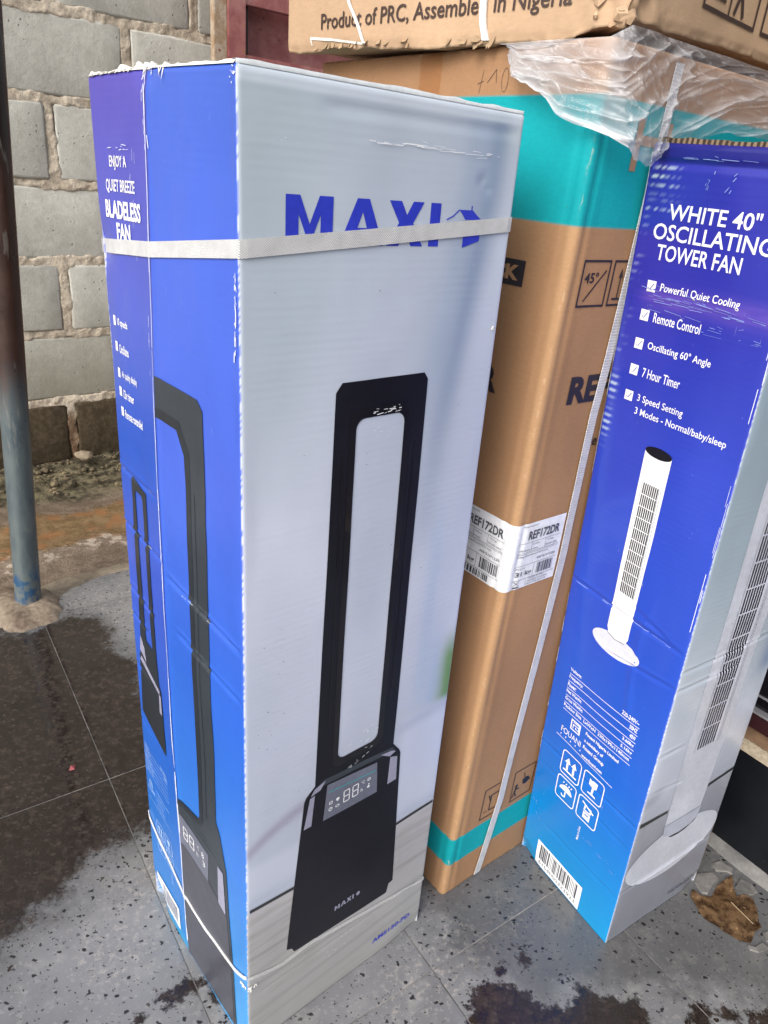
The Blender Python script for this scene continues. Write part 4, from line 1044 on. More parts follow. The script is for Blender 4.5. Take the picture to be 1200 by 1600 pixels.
t = NT('translucent_band'); P = t.pos('World'); tr = t.node('ShaderNodeBsdfTransparent'); mx = t.node('ShaderNodeMixShader'); mx.inputs[0].default_value = .42
t.b.inputs['Base Color'].default_value = (.72, .73, .72, 1); t.b.inputs['Roughness'].default_value = .3
t.l.new(tr.outputs[0], mx.inputs[1]); t.l.new(t.b.outputs[0], mx.inputs[2]); t.l.new(mx.outputs[0], t.out.inputs[0]); MAT['clearstrap'] = t.m
ribbon('clear_strap', sp3, .0060, .0006, MAT['clearstrap'], A, False, base=.0012)
# -- torn top edge, corner scuffs
def fray(name, face, s0, s1, z0, amp, n, seed, parent, mat=None, off=.001):
    rr = random.Random(seed); V = []; F = []
    for k in range(n):
        s = rr.uniform(s0, s1); l = rr.uniform(.25, 1) * amp; w = rr.uniform(.0003, .0018); zt_ = z0 + rr.uniform(-.001, .0015)
        b = len(V); dx = rr.uniform(-.004, .004); o_ = rr.uniform(.0004, .0024)
        for ss, zz, oo in ((s - w, zt_, .0), (s + w, zt_, .0), (s + w * .4 + dx, zt_ - l, o_), (s - w * .2 + dx, zt_ - l * .8, o_ * .5)):
            V.append(face.pos(min(max(ss, .001), face.W - .001), min(zz, face.H + .002), off + oo))
        F.append((b, b + 3, b + 2, b + 1))
    return mesh_obj(name, V, F, mat or MAT['fray'], parent)
tk = tag(fray('torn_paper', faL, SC - .018, SC + .012, HA, .006, 12, 2, bodyA), None, None, None, 'stuff')
fray('torn_paper', faL, SC + .028, SC + .042, HA - .001, .014, 3, 5, bodyA)['kind'] = 'stuff'
fray('torn_paper', faL, .004, .10, HA, .0022, 70, 6, bodyA)['kind'] = 'stuff'
fray('torn_paper', faG, .0, .012, .128, .007, 16, 8, bodyA)['kind'] = 'stuff'
fray('torn_paper', faL, WL - .014, WL - .002, .128, .006, 12, 9, bodyA)['kind'] = 'stuff'
# thin raised crust of board along the top of the blue side
V = []; F = []
for i, s in enumerate(np.linspace(.002, WL - .003, 120)):
    h = .0010 + .0045 * max(0, vnoise(s * 120, 3) - .35) * (1.6 if s < SC + .04 else .45) + .006 * math.exp(-((s - SC + .006) / .010) ** 2) * vnoise(s * 500, 8)
    for z, o_ in ((HA - .0008, .0006), (HA + h, .0004), (HA + h * .8, -.0035), (HA - .0008, -.0040)): V.append(faL.pos(s, min(z, HA), o_) + np.array([0, 0, max(0, z - HA)]))
for i in range(119):
    for k in range(3): F.append((i * 4 + k, (i + 1) * 4 + k, (i + 1) * 4 + k + 1, i * 4 + k + 1))
mesh_obj('torn_rim', V, F, MAT['fray'], bodyA, False)
V = []; F = []
for i, s in enumerate(np.linspace(.001, WG - .001, 90)):
    h = .0018 + .0018 * vnoise(s * 60, 3)
    for z, o_ in ((-.0006, .0010), (h, .0012), (h, -.0035), (-.0006, -.0040)): V.append(faG.pos(s, HA, o_) + np.array([0, 0, z]))
for i in range(89):
    for k in range(3): F.append((i * 4 + k, (i + 1) * 4 + k, (i + 1) * 4 + k + 1, i * 4 + k + 1))
mesh_obj('folded_rim', V, F, m_flat('pale_folded_rim', (.60, .64, .67, 1), .45), bodyA, True)

# fine wear: white scuffs where the print has cracked, dark specks of dirt
def scuffs(name, face, items, mat, parent, off=.0013, seed=1):
    """items: (s0, z0, s1, z1, width, count, spread)"""
    rr = random.Random(seed); L = []
    for s0, z0, s1, z1, w, n, sp_r in items:
        for k in range(n):
            u0 = rr.random(); l = rr.uniform(.02, .16); u1 = min(1, u0 + l); js, jz = rr.gauss(0, sp_r), rr.gauss(0, sp_r)
            a = (s0 + (s1 - s0) * u0 + js, z0 + (z1 - z0) * u0 + jz); b = (s0 + (s1 - s0) * u1 + js * .8, z0 + (z1 - z0) * u1 + jz * .8)
            L.append(line(a[0], a[1], b[0], b[1], w * rr.uniform(.4, 1.2)))
    o = decal(name, face, [polys(*L)], mat, parent, off, (.006, .006)); o['kind'] = 'stuff'; return o
def specks(name, face, s0, z0, s1, z1, n, r, mat, parent, seed, off=.0013):
    rr = random.Random(seed); L = []
    for k in range(n):
        x, y = rr.uniform(s0, s1), rr.uniform(z0, z1); q = r * rr.uniform(.4, 1.3)
        L.append([(x + q * math.cos(a) * rr.uniform(.5, 1.3), y + q * math.sin(a) * rr.uniform(.4, 1)) for a in (0, 1.3, 2.5, 3.8, 5.1)])
    o = decal(name, face, [polys(*L)], mat, parent, off); o['kind'] = 'stuff'; return o
MAT['scuff'] = m_flat('cracked_print_white', (.62, .66, .80, 1), .7)
MAT['scuff_dim'] = m_flat('rubbed_print', (.22, .30, .62, 1), .6)
MAT['dirt'] = m_flat('dark_dirt_speck', (.05, .05, .05, 1), .8)
scuffs('crease_wear', faL, [(SC, .36, SC, 1.146, .0006, 60, .0004), (SC - .002, 1.08, SC - .004, 1.146, .0011, 16, .003), (SC - .012, .86, SC - .008, .98, .0006, 5, .001), (SC, .02, SC, .36, .0016, 34, .0006)], MAT['scuff'], bodyA, seed=4)
scuffs('fold_wear', faL, [(.002, .668, .118, .668, .0011, 26, .0008), (.002, .742, .112, .742, .0006, 9, .0007), (.0, .535, .05, .535, .0007, 6, .001), (.145, .648, .275, .640, .0003, 4, .0007), (.0, .36, .03, .36, .0008, 6, .001)], MAT['scuff'], bodyA, seed=5)
scuffs('rub_marks', faL, [(.02, 1.09, .09, 1.085, .0006, 9, .005), (.0915, .97, .096, 1.08, .0004, 8, .004)], MAT['scuff'], bodyA, seed=6)
scuffs('corner_wear', faL, [(WL - .006, .93, WL - .0035, 1.00, .0016, 16, .0012), (WL - .004, .97, WL - .004, 1.02, .0010, 10, .001), (WL - .012, 1.135, WL - .003, 1.143, .0014, 10, .002)], MAT['scuff'], bodyA, seed=7)
scuffs('rub_marks', faG, [(.12, 1.106, .28, 1.108, .0007, 22, .0015), (.02, 1.10, .05, 1.10, .0004, 4, .003), (.15, .462, .178, .466, .0009, 12, .007), (.135, .425, .175, .433, .0006, 10, .004), (.135, .872, .18, .874, .0007, 16, .003), (.14, .850, .17, .853, .0005, 8, .004), (.135, .085, .15, .088, .0006, 10, .012)], m_flat('rubbed_gloss', (.78, .80, .83, 1), .4), bodyA, seed=8)
specks('dirt_specks', faG, .015, .50, .06, .70, 22, .0007, MAT['dirt'], bodyA, 9)
specks('dirt_specks', faG, .02, .30, .30, 1.10, 26, .0006, MAT['dirt'], bodyA, 10)
specks('dirt_specks', faL, .14, .10, .28, 1.10, 14, .0005, MAT['dirt'], bodyA, 11)
fray('torn_paper', faG, WG - .010, WG - .002, .945, .004, 7, 28, bodyA)['kind'] = 'stuff'

# ================================================================== CARTON B: tower fan
Bb = [(.3056, .9401, 0), (.4181, .7638, 0), (.6095, .8971, 0)]
Bt = [(.2589, .9039, 1.1397), (.3709, .7432, 1.1369), (.5563, .8714, 1.1369)]
Bb.append(tuple(np.array(Bb[0]) + np.array(Bb[2]) - np.array(Bb[1]))); Bt.append(tuple(np.array(Bt[0]) + np.array(Bt[2]) - np.array(Bt[1])))
HB = 1.140; WBL = .2045; WBG = .2315
def warpBL(s, z):
    e = smooth(0, .012, s) * smooth(0, .012, WBL - s)
    w = .0022 * np.sin(np.pi * s / WBL) * np.sin(np.pi * z / HB) + .0024 * (fbm(s * 16, z * 10, 3, 141) - .5) * e
    for z0, a, b, am, sl in ((.575, .005, .19, .0024, .04), (.505, .10, .198, .0020, -.12), (.262, .0, .20, .0022, .0), (.218, .02, .19, .0012, .05), (.105, .05, .2, .0012, -.03), (.60, .12, .19, .0015, .3)):
        w = w + foldline(z + (s - .1) * sl, z0, .0036, am) * seg(s, a, b, .02)
    w = w + .0014 * np.exp(-((s - .165 - .03 * np.sin(z * 9)) / .004) ** 2) * seg(z, .42, .60, .05)
    w = w - .0006 * gauss(z, .985, .014) * np.sin(z * 900)
    w = w - .006 * smooth(.03, 0, z) * smooth(.05, 0, s)
    w = w - .0025 * gauss(z, 1.121, .003) * e
    return w
def warpBG(s, z):
    e = smooth(0, .012, s) * smooth(0, .012, WBG - s)
    w = .0022 * np.sin(np.pi * s / WBG) * np.sin(np.pi * z / HB) + .0022 * (fbm(s * 12, z * 8, 3, 151) - .5) * e
    for z0, a, b, am, sl in ((.515, .0, .12, .0024, -.02), (.545, .0, .20, .0020, -.03), (.122, .0, .22, .0018, .0), (.40, .0, .05, .0014, .0), (.33, .02, .07, .0014, .1)):
        w = w + foldline(z + s * sl, z0, .0036, am) * seg(s, a, b, .02)
    w = w - .005 * smooth(.04, 0, z) * smooth(.05, 0, WBG - s)
    return w
fbL = Face([(0, Bb[0], Bt[0]), (WBL, Bb[1], Bt[1])], WBL, HB, .003, warpBL)
fbG = Face([(0, Bb[1], Bt[1]), (WBG, Bb[2], Bt[2])], WBG, HB, .003, warpBG)
fbB = Face([(0, Bb[2], Bt[2]), (WBL, Bb[3], Bt[3])], WBL, HB, .003)
fbS = Face([(0, Bb[3], Bt[3]), (WBG, Bb[0], Bt[0])], WBG, HB, .003)
def colBL(S, Z):
    c = lerp3(Z, [(0, (22, 140, 222)), (.1, (22, 126, 220)), (.3, (28, 92, 214)), (.5, (40, 76, 208)), (.8, (46, 62, 194)), (.98, (44, 44, 170)), (1.14, (46, 44, 166))])
    c = blend(c, smooth(1.119, 1.123, Z), (28, 24, 122), .8)
    c = blend(c, gauss(Z, .982 + (S - .1) * .03, .012) * (.3 + .9 * fbm(S * 40, Z * 220, 3, 7)) * smooth(.01, .05, S), (122, 84, 196), .55)  # lilac reflection on the glossy side, painted into the print colour
    st = np.maximum(0, np.sin(Z * 6.2832 / .0085)) ** 4
    c = blend(c, st * seg(Z, 1.07, 1.118, .004) * smooth(.05, .02, S - .012 * vnoise(Z * 300, S * 0)) * smooth(.0, .006, S) * smooth(.35, .6, vnoise(S * 500, Z * 120, 3)), (210, 214, 240), .9)
    c = blend(c, st * seg(Z, .790, .885, .01) * smooth(.018, .012, S) * smooth(.002, .004, S), (200, 206, 240), .85)
    c = blend(c, st * seg(Z, .90, 1.07, .02) * smooth(.02, .01, S) * smooth(.0, .004, S) * smooth(.45, .7, vnoise(S * 300, Z * 90, 9)), (170, 170, 226), .4)
    return c * np.array([.88, 1.02, .80])
def colBG(S, Z):
    c = lerp3(Z, [(0, (120, 124, 136)), (.2, (134, 138, 150)), (.265, (146, 150, 162)), (.27, (160, 166, 180)), (.42, (176, 184, 198)), (.7, (144, 160, 174)), (1.14, (128, 146, 162))])
    c = blend(c, gauss(Z, .31 + S * .3, .014) * smooth(.05, .02, S), (104, 112, 124), .6)
    c = blend(c, gauss(S, .215, .022) * smooth(.46, .50, Z) * smooth(1.0, .8, Z), (80, 110, 150), .6)
    c = blend(c, smooth(.46, .42, Z) * smooth(.28, .34, Z), (182, 188, 204), .5)
    return c * 1.15
B = empty('fan_carton', 'tall deep blue carton for a white tower fan, beside the black cabinet', 'carton', Bb[1])
B['group'] = 'fan cartons'
bodyB = carton_body('carton_body', [fbL, fbG, fbB, fbS], B, MAT['printed_worn'], [colBL, colBG, uni(lin((150, 152, 160))), uni(lin((160, 165, 180)))], coarse=(False, False, True, True))
decal('printed_title', fbL, [T_('WHITE 40"', .040, 1.0645, .156, 1.0815, .012), T_('OSCILLATING', .024, 1.0430, .1765, 1.0600, .012), T_('TOWER FAN', .0345, 1.0215, .146, 1.0385, .012)], MAT['ink_white'], bodyB, .0006)
bl = []
for z0, x0, lines in ((.9860, .0305, [('Powerful Quiet Cooling', .105)]), (.9530, .0295, [('Remote Control', .066)]), (.9195, .0300, [('Oscillating 60° Angle', .089)]), (.8880, .0310, [('7 Hour Timer', .055)]), (.8555, .0310, [('3 Speed Setting', .068), ('3 Modes - Normal/baby/sleep', .131)])):
    bl.append(curve_mesh([rect(x0, z0, x0 + .0125, z0 + .0125), line(x0 + .0028, z0 + .0052, x0 + .0050, z0 + .0028, .0011), line(x0 + .0050, z0 + .0028, x0 + .0100, z0 + .0098, .0011)]))
    for k, (s_, w_) in enumerate(lines):
        bl.append(T_(s_, x0 + .020, z0 + .0005 - .0165 * k, x0 + .020 + w_, z0 + .0118 - .0165 * k - (0), .006))
decal('printed_list', fbL, bl, MAT['ink_white'], bodyB, .0006)
# fan picture on the blue side
bodyp = [(.0800, .8060), (.1205, .8060), (.1190, .5400), (.1155, .5310), (.0980, .5290), (.0850, .5330), (.0815, .5420)]
decal('printed_tower_fan', fbL, [curve_mesh([ell(.1010, .5180, .0425, .0175)]), ], MAT['ink_fan'], bodyB, .0006, CUT)
decal('printed_tower_body', fbL, [curve_mesh([bodyp])], MAT['ink_white'], bodyB, .0009, CUT)
decal('printed_tower_top', fbL, [curve_mesh([ell(.10025, .8060, .0203, .0068)])], MAT['ink_dark'], bodyB, .0012, CUT)
decal('printed_tower_joint', fbL, [polys(line(.0835, .5330, .0980, .5288, .0010), line(.0980, .5288, .1155, .5312, .0010))], MAT['grey_text'], bodyB, .0012)
gl = []
for k in range(8):
    x = .0885 + k * .0031; gl.append(rect(x, .6030, x + .0018, .7640))
decal('printed_grille', fbL, [polys(*gl)], MAT['ink_dark'], bodyB, .0012, CUT)
decal('printed_grille_bars', fbL, [polys(*[rect(.0875, .6030 + .0161 * k, .1118, .6042 + .0161 * k) for k in range(1, 10)])], MAT['ink_white'], bodyB, .0015)
decal('printed_grille_edge', fbL, [polys(rect(.1128, .603, .1134, .764), rect(.1155, .603, .1160, .764), rect(.0860, .603, .0865, .764))], MAT['ink_panel'], bodyB, .0012)
spc = []; spl = []
for i, (a, b) in enumerate((('Voltage:', '220-240V~'), ('Frequency:', '50HZ'), ('Power:', '40W'), ('Net Weight:', '3.60kg'), ('Gross Weight:', '5.16kg'), ('Packing Size  LxWxH  230x199x1140mm', ''))):
    z0 = .4260 - i * .0137
    wa = .0028 * len(a) * 1.02 if b else .131
    spc.append(T_(a, .0335, z0, .0335 + wa, z0 + .0078, .02))
    if b: spc.append(T_(b, .1665 - .0030 * len(b) * 1.1, z0, .1665, z0 + .0072, .02))
    spl.append(rect(.0330, z0 - .0040, .1680, z0 - .0031))
spc += [frame(.0540, .3290, .0740, .3490, .0022), polys(rect(.0585, .3445, .0700, .3460), rect(.0585, .3400, .0700, .3416), rect(.0700, .3330, .0716, .3460), rect(.0585, .3330, .0600, .3416), rect(.0640, .3345, .0700, .3360), rect(.0640, .3345, .0655, .3385))]
spc += [T_('FOUANI', .0375, .3110, .0795, .3220, .0), polys(*[rect(.038 + .0105 * k, .3040, .0395 + .0105 * k, .3070) for k in range(5)])]
for s_, x1, z0, h in (('Fouani Nigeria Limited', .1500, .3400, .0078), ('a subsidiary of', .1230, .3265, .0078), ('Fouani Group', .1270, .3125, .0092), ('www.fouani.com', .1270, .2985, .0062)): spc.append(T_(s_, .0850, z0, x1, z0 + h, .03))
spl.append(line(.0300, .3000, .1500, .2925, .0010))
spc += icons(.0500, .1850, .0420, .0050, .0018)
spc.append(T_('Made in China', .105, .157, .1085, .160))
decal('printed_rules', fbL, [polys(*spl)], MAT['ink_white'], bodyB, .0008, CUT)['kind'] = 'stuff'
decal('printed_specs', fbL, spc[:-1], MAT['ink_white'], bodyB, .0009)
vt = T_('Made in China', 0, 0, .030, .0042, .01)
decal('printed_origin', fbL, [(np.stack([.1130 - vt[0][:, 1], .1400 + vt[0][:, 0]], 1), vt[1])], MAT['ink_white'], bodyB, .0006)
decal('barcode_label', fbL, [polys(rect(.0370, .0040, .1420, .0580))], MAT['ink_white'], bodyB, .0007, (.006, .003))
decal('barcode', fbL, [barcode(.0450, .0200, .1340, .0530, 84, 12), T_('6154000323923', .0460, .0085, .1330, .0165)], MAT['grey_text'], bodyB, .0010)
# grey side: large tower fan
zb = .190
decal('printed_large_fan', fbG, [curve_mesh([[(.0640, 1.0800), (.1660, 1.0800), (.1660, .4300), (.1580, .2300), (.0700, .2300), (.0630, .4500)]])], MAT['ink_pale'], bodyB, .0006, CUT)
decal('printed_large_base', fbG, [curve_mesh([ell(.1150, .160, .1130, .0560, 0, 360, 48)])], MAT['ink_pale'], bodyB, .0009, CUT)
decal('printed_large_foot', fbG, [curve_mesh([[(.0685, .2300), (.1590, .2300), (.1560, .2080), (.1400, .2000), (.1150, .1975), (.0880, .2000), (.0720, .2090)]])], MAT['ink_fanshade'], bodyB, .0012, CUT)
decal('printed_base_line', fbG, [curve_mesh([[(.0880, .1985), (.1150, .1955), (.1420, .1985), (.1560, .2070), (.1500, .2000), (.1300, .1930), (.1120, .1915), (.0950, .1940)]])], MAT['ink_skirt'], bodyB, .0015)
decal('printed_grille_field', fbG, [polys(rect(.0900, .3760, .1375, 1.0500))], MAT['ink_fan'], bodyB, .0009, CUT)
decal('printed_grille', fbG, [polys(*[rect(.0915 + .0061 * k, .3760, .0915 + .0061 * k + .0036, 1.0500) for k in range(7)])], MAT['ink_dark'], bodyB, .0012, CUT)
decal('printed_grille_bars', fbG, [polys(*[rect(.0900, .3760 + .0388 * k, .1345, .3784 + .0388 * k) for k in range(1, 17)])], MAT['ink_fan'], bodyB, .0015, CUT)
decal('printed_grille_edge', fbG, [polys(rect(.0865, .372, .0872, 1.05), rect(.1410, .372, .1416, 1.05), rect(.1450, .372, .1456, 1.05))], MAT['ink_panel'], bodyB, .0012, CUT)
for q_ in ([(.003, .2610), (.0660, .2610), (.0660, .2665), (.003, .2700)], [(.1600, .2680), (.2285, .2720), (.2285, .2790), (.1600, .2750)]): decal('printed_skirting', fbG, [polys(q_)], MAT['ink_skirt'], bodyB, .0005, CUT)
decal('printed_model_code', fbG, [T_('FZ10-22JR', .146, .0230, .218, .0320, .02)], MAT['grey_text'], bodyB, .0016, (.006, .004))
scuffs('rub_marks', fbL, [(.030, 1.128, .19, 1.124, .0005, 12, .001), (.082, 1.09, .088, 1.122, .0009, 7, .002), (.105, 1.09, .125, 1.12, .0008, 6, .003), (.02, .985, .19, .978, .0004, 40, .005), (.04, .970, .19, .960, .0004, 16, .004)], MAT['scuff_dim'], bodyB, seed=14)
scuffs('edge_wear', fbL, [(WBL - .003, .60, WBL - .003, 1.10, .0007, 14, .0010), (.0015, .72, .0015, 1.13, .0010, 46, .0005), (.0015, .20, .0015, .55, .0009, 12, .0006)], MAT['scuff'], bodyB, seed=15)
scuffs('fold_wear', fbL, [(.01, .575, .18, .570, .0005, 10, .0008), (.01, .262, .19, .262, .0006, 14, .0008), (.12, .160, .19, .148, .0004, 16, .003), (.01, .13, .03, .10, .0007, 8, .004)], MAT['scuff_dim'], bodyB, seed=16)
specks('dirt_specks', fbG, .02, .05, .21, .70, 16, .0006, MAT['dirt'], bodyB, 17)
# open corrugated rim on top, split side edge
V = []; F = []
for i, s in enumerate(np.linspace(.002, WBL - .002, 160)):
    h = .0045 + .0016 * vnoise(s * 90, 2) - .0012 * smooth(.04, .08, s)
    for z, o_ in ((-.0006, -.0002), (h, -.0004), (h, -.0050), (-.0006, -.0055)): V.append(fbL.pos(s, HB, o_ + .001 * (vnoise(s * 300, 5) - .5)) + np.array([0, 0, z]))
for i in range(159):
    for k in range(3): F.append((i * 4 + k, (i + 1) * 4 + k, (i + 1) * 4 + k + 1, i * 4 + k + 1))
t = NT('corrugated_rim'); u_ = t.sep(t.uv()); P = t.pos('World'); n = t.noise(P, 200, 3)
wv = t.math('SINE', t.math('MULTIPLY', t.sep(P)[1], 1100)); c = t.mix(t.ramp(t.math('ADD', wv, n), .2, .9), (.035, .02, .012, 1), (.20, .14, .09, 1))
MAT['rimB'] = t.fin(c, .85, t.bump(n, .5, .001))
mesh_obj('corrugated_rim', V, F, MAT['rimB'], bodyB, False)
tpath = [(fbG, WBG - .0015, z) for z in np.linspace(.010, .16, 30)]
V = []; F = []
for f_, s, z in tpath:
    for ds_, o_ in ((0, .0004), (.0035, -.0005), (.0040, -.004)): V.append(f_.pos(min(s + ds_, WBG), z, 0) + f_.n * o_ + (np.array(Bb[2]) - np.array(Bb[1])) / WBG * max(0, s + ds_ - WBG))
for i in range(29):
    for k in range(2): F.append((i * 3 + k, i * 3 + k + 1, (i + 1) * 3 + k + 1, (i + 1) * 3 + k))
mesh_obj('split_edge', V, F, m_flat('split_brown_edge', (.33, .17, .06, 1), .8), bodyB, True)

# ================================================================== CARTON F: refrigerator
Fn = np.array([.1568, .8217, 0]); Ft_ = np.array([.1765, .8183, 1.22])
DL = np.array([-.6385, .7697, 0]); DR = np.array([.7697, .6385, 0]); WFL = .515; WFR = .497; HF = 1.222
Fb = [Fn + DL * WFL, Fn, Fn + DR * WFR, Fn + DL * WFL + DR * WFR]; Ft = [np.array(p) + np.array([.0063, .0300, .0050]) for p in (Ft_ + DL * WFL + np.array([-.011, .015, 0]), Ft_, Ft_ + DR * WFR, Ft_ + DL * WFL + DR * WFR)]
def warpF(seed, left):
    def w_(s, z):
        W = WFL if left else WFR
        e = smooth(0, .03, s) * smooth(0, .03, W - s)
        c_ = (W - s) if left else s
        w = .004 * (fbm(s * 8, z * 4, 3, seed) - .5) * e
        w = w - .0013 * np.exp(-((c_ - .017) / .0028) ** 2) * (.5 + .9 * vnoise(z * 14, 0 * s, seed + 1)) + .0005 * np.exp(-((c_ - .026) / .006) ** 2)
        w = w + .0012 * np.exp(-(c_ / .012) ** 2) * (fbm(z * 22, s * 0, 3, seed + 3) - .5) * 2
        return w
    return w_
ffL = Face([(0, Fb[0], Ft[0]), (WFL, Fb[1], Ft[1])], WFL, HF, .008, warpF(201, True))
ffR = Face([(0, Fb[1], Ft[1]), (WFR, Fb[2], Ft[2])], WFR, HF, .008, warpF(221, False))
ffB = Face([(0, Fb[2], Ft[2]), (WFL, Fb[3], Ft[3])], WFL, HF, .008)
ffS = Face([(0, Fb[3], Ft[3]), (WFR, Fb[0], Ft[0])], WFR, HF, .008)
KR = lin((158, 121, 89)); TL = lin((0, 152, 160))
def colF(left):
    def f_(S, Z):
        c = np.zeros(S.shape + (3,)) + KR * (1.0 if left else .98)
        c_ = (WFL - S) if left else S
        c = blend(c, np.exp(-((c_ - .006) / .010) ** 2), (202, 164, 122), .35)
        jz = .0005 * (vnoise(S * 80, Z * 0, 3) - .5)
        m_ = ((Z > 1.0475 + jz) & (Z < 1.1725 + jz)) | ((Z > .068 + jz) & (Z < .124 + jz))
        c = np.where(m_[..., None], TL * (1 - .08 * np.exp(-(c_ / .01) ** 2))[..., None], c)
        return c
    return f_
Fr = empty('refrigerator_carton', 'tall brown carton with teal bands for a refrigerator, standing behind the two fan cartons', 'carton', tuple(Fn))
bodyF = carton_body('carton_body', [ffL, ffR, ffB, ffS], Fr, MAT['kraft'], [colF(True), colF(False), uni(KR), uni(KR)], ds=.004, dz=.003, coarse=(False, False, True, True))
bx = curve_mesh([rect(.352, .9730, .4545, 1.0025)])
tx = T_('BLACK', .360, .9790, .4470, .9965, .05)
decal('printed_colour_box', ffL, [bx], MAT['ink_black'], bodyF, .0006, CUT)
decal('printed_colour_word', ffL, [tx], m_flat('bare_kraft', tuple(KR) + (1,), .6), bodyF, .0012)
decal('printed_name', ffL, [T_('REFRIGERATOR', .130, .8400, .4420, .8740, .045)], MAT['ink_black'], bodyF, .0008)
decal('printed_name', ffR, [T_('REFRIGERATOR', .0480, .8410, .4250, .8770, .045)], MAT['ink_black'], bodyF, .0008)
decal('printed_small_name', ffR, [T_('F', .1040, .7960, .1110, .8130), T_('le', .1160, .7780, .1290, .7930, .02)], MAT['ink_black'], bodyF, .0008)
fr1 = [frame(.0250, .9600, .0760, 1.0125, .0024), T_('45°', .0320, .9870, .0560, .9990, .02), polys(line(.0365, .9665, .0690, 1.0010, .0020)),
       frame(.0820, .9600, .1330, 1.0125, .0024), polys(rect(.0900, .9670, .1250, .9694), rect(.0985, .9694, .1007, .9930), [(.0956, .9925), (.1036, .9925), (.0996, 1.0040)], rect(.1145, .9694, .1167, .9930), [(.1116, .9925), (.1196, .9925), (.1156, 1.0040)])]
decal('printed_handling_marks', ffR, fr1, MAT['ink_black'], bodyF, .0008)
def man(x, z, k): return [polys(ell(x, z + 8 * k, 1.6 * k, 1.6 * k, n=10), line(x, z + 6.4 * k, x - 1 * k, z + 2 * k, 2.0 * k), line(x - 1 * k, z + 2 * k, x - 3 * k, z - 3 * k, 1.2 * k), line(x - 1 * k, z + 2 * k, x + 1.6 * k, z - 3 * k, 1.2 * k), line(x, z + 5 * k, x + 4 * k, z + 4 * k, 1.0 * k))]
fr2 = [frame(.0560, .1360, .1080, .2020, .0018), frame(.1270, .1360, .1790, .2020, .0018), frame(.0740, .1480, .0960, .1840, .0022), polys(line(.0690, .1850, .0740, .1720, .0025), line(.062, .150, .071, .150, .0012), line(.098, .165, .104, .165, .0012))] + man(.1375, .1500, .0022) + [curve_mesh([ell(.1600, .1700, .0085, .0075)]), polys(line(.1520, .190, .1580, .170, .0018), line(.150, .176, .172, .166, .0016))]
decal('printed_handling_marks', ffR, fr2, MAT['ink_black'], bodyF, .0008)
decal('printed_handling_marks', ffL, [frame(.3900, .1560, .4580, .2080, .0020), polys(line(.436, .165, .452, .200, .002), line(.452, .165, .446, .19, .002))], MAT['ink_black'], bodyF, .0008)
# brand letter, tan on teal
decal('printed_brand_letter', ffR, [polys(rect(.0690, 1.1060, .0800, 1.1580), rect(.1240, 1.1060, .1350, 1.1580), rect(.0800, 1.1320, .1240, 1.1420))], MAT['ink_tan'], bodyF, .0008)
decal('pencil_note', ffL, [polys(line(.3400, 1.1760, .3440, 1.1990, .0005), line(.3360, 1.1850, .3460, 1.1880, .0005), line(.3520, 1.1860, .3640, 1.1990, .0006), line(.3640, 1.1990, .3660, 1.1850, .0006)), curve_mesh([ell(.3790, 1.1880, .0050, .0120), ell(.3790, 1.1880, .0045, .0115)])], MAT['ink_brown'], bodyF, .0006)
# clear tape with wrinkles
t = NT('clear_tape'); P = t.uv(); tr = t.node('ShaderNodeBsdfTransparent'); mx = t.node('ShaderNodeMixShader')
tr.inputs[0].default_value = (.93, .80, .62, 1)
n = t.noise(t.scale(P, 160, 22, 1), 1, 4, .7); t.put(mx.inputs[0], t.ramp(n, .60, .70, .05, .55))
t.fin((.75, .72, .66, 1), .12, t.bump(n, .8, .002)); t.l.new(tr.outputs[0], mx.inputs[1]); t.l.new(t.b.outputs[0], mx.inputs[2]); t.l.new(mx.outputs[0], t.out.inputs[0]); MAT['tape'] = t.m
decal('clear_tape', ffL, [polys(rect(.2300, 1.05, .2700, 1.221))], MAT['tape'], bodyF, .0016, (.004, .004))
# shipping label folded round the corner
def label_mesh():
    V = []; UVs = []; F = []; zs = np.linspace(.5860, .6850, 34)
    cols = [(ffL, s) for s in np.linspace(.405, WFL - .0045, 36)] + [(ffR, s) for s in np.linspace(.0045, .0995, 34)]
    for f_, s in cols:
        for z in zs: V.append(f_.pos(s, z, .0011)); UVs.append((s, z))
    n = len(zs)
    for i in range(len(cols) - 1):
        for j in range(n - 1): F.append((i * n + j, (i + 1) * n + j, (i + 1) * n + j + 1, i * n + j + 1))
    return V, F, UVs
V, F, U_ = label_mesh(); lab = mesh_obj('shipping_label', V, F, MAT['paper'], Fr, True, None, U_)
def lablines(x, flip=False):
    out = []
    def LT(a, s0, z0, s1, z1, b=0.0): out.append(T_(a, x + s0, z0, x + s1, z1, b))
    LT('Model Designation', .008, .6795, .036, .6825); LT('REF172DR', .020, .6600, .082, .6735, .025)
    out.append(polys(rect(x + .004, .6560, x + .086, .6565), rect(x + .004, .6415, x + .086, .6420), rect(x + .004, .6395, x + .086, .6399), rect(x + .004, .6220, x + .086, .6225), rect(x + .004, .5965 + .0035, x + .086, .6005)))
    LT('Colour', .032, .6510, .046, .6540); LT('Voltage', .060, .6510, .074, .6540); LT('White inox', .008, .6440, .044, .6470); LT('220-240V~50Hz', .058, .6440, .082, .6470)
    out.append(polys(rect(x + .0300, .6425, x + .0305, .6560), rect(x + .0570, .6425, x + .0575, .6560), rect(x + .0430, .6010, x + .0435, .6220)))
    LT('Packing Dimensions(W*D*H mm)', .006, .6345, .066, .6378, .01); LT('495*515*1220', .046, .6265, .083, .6303, .01)
    LT('Net gross', .006, .6165, .026, .6195); LT('31 kg', .010, .6040, .040, .6130, .02)
    out.append(barcode(x + .0500, .6035, x + .0820, .6200, 42, 3 + int(x * 100)))
    return out
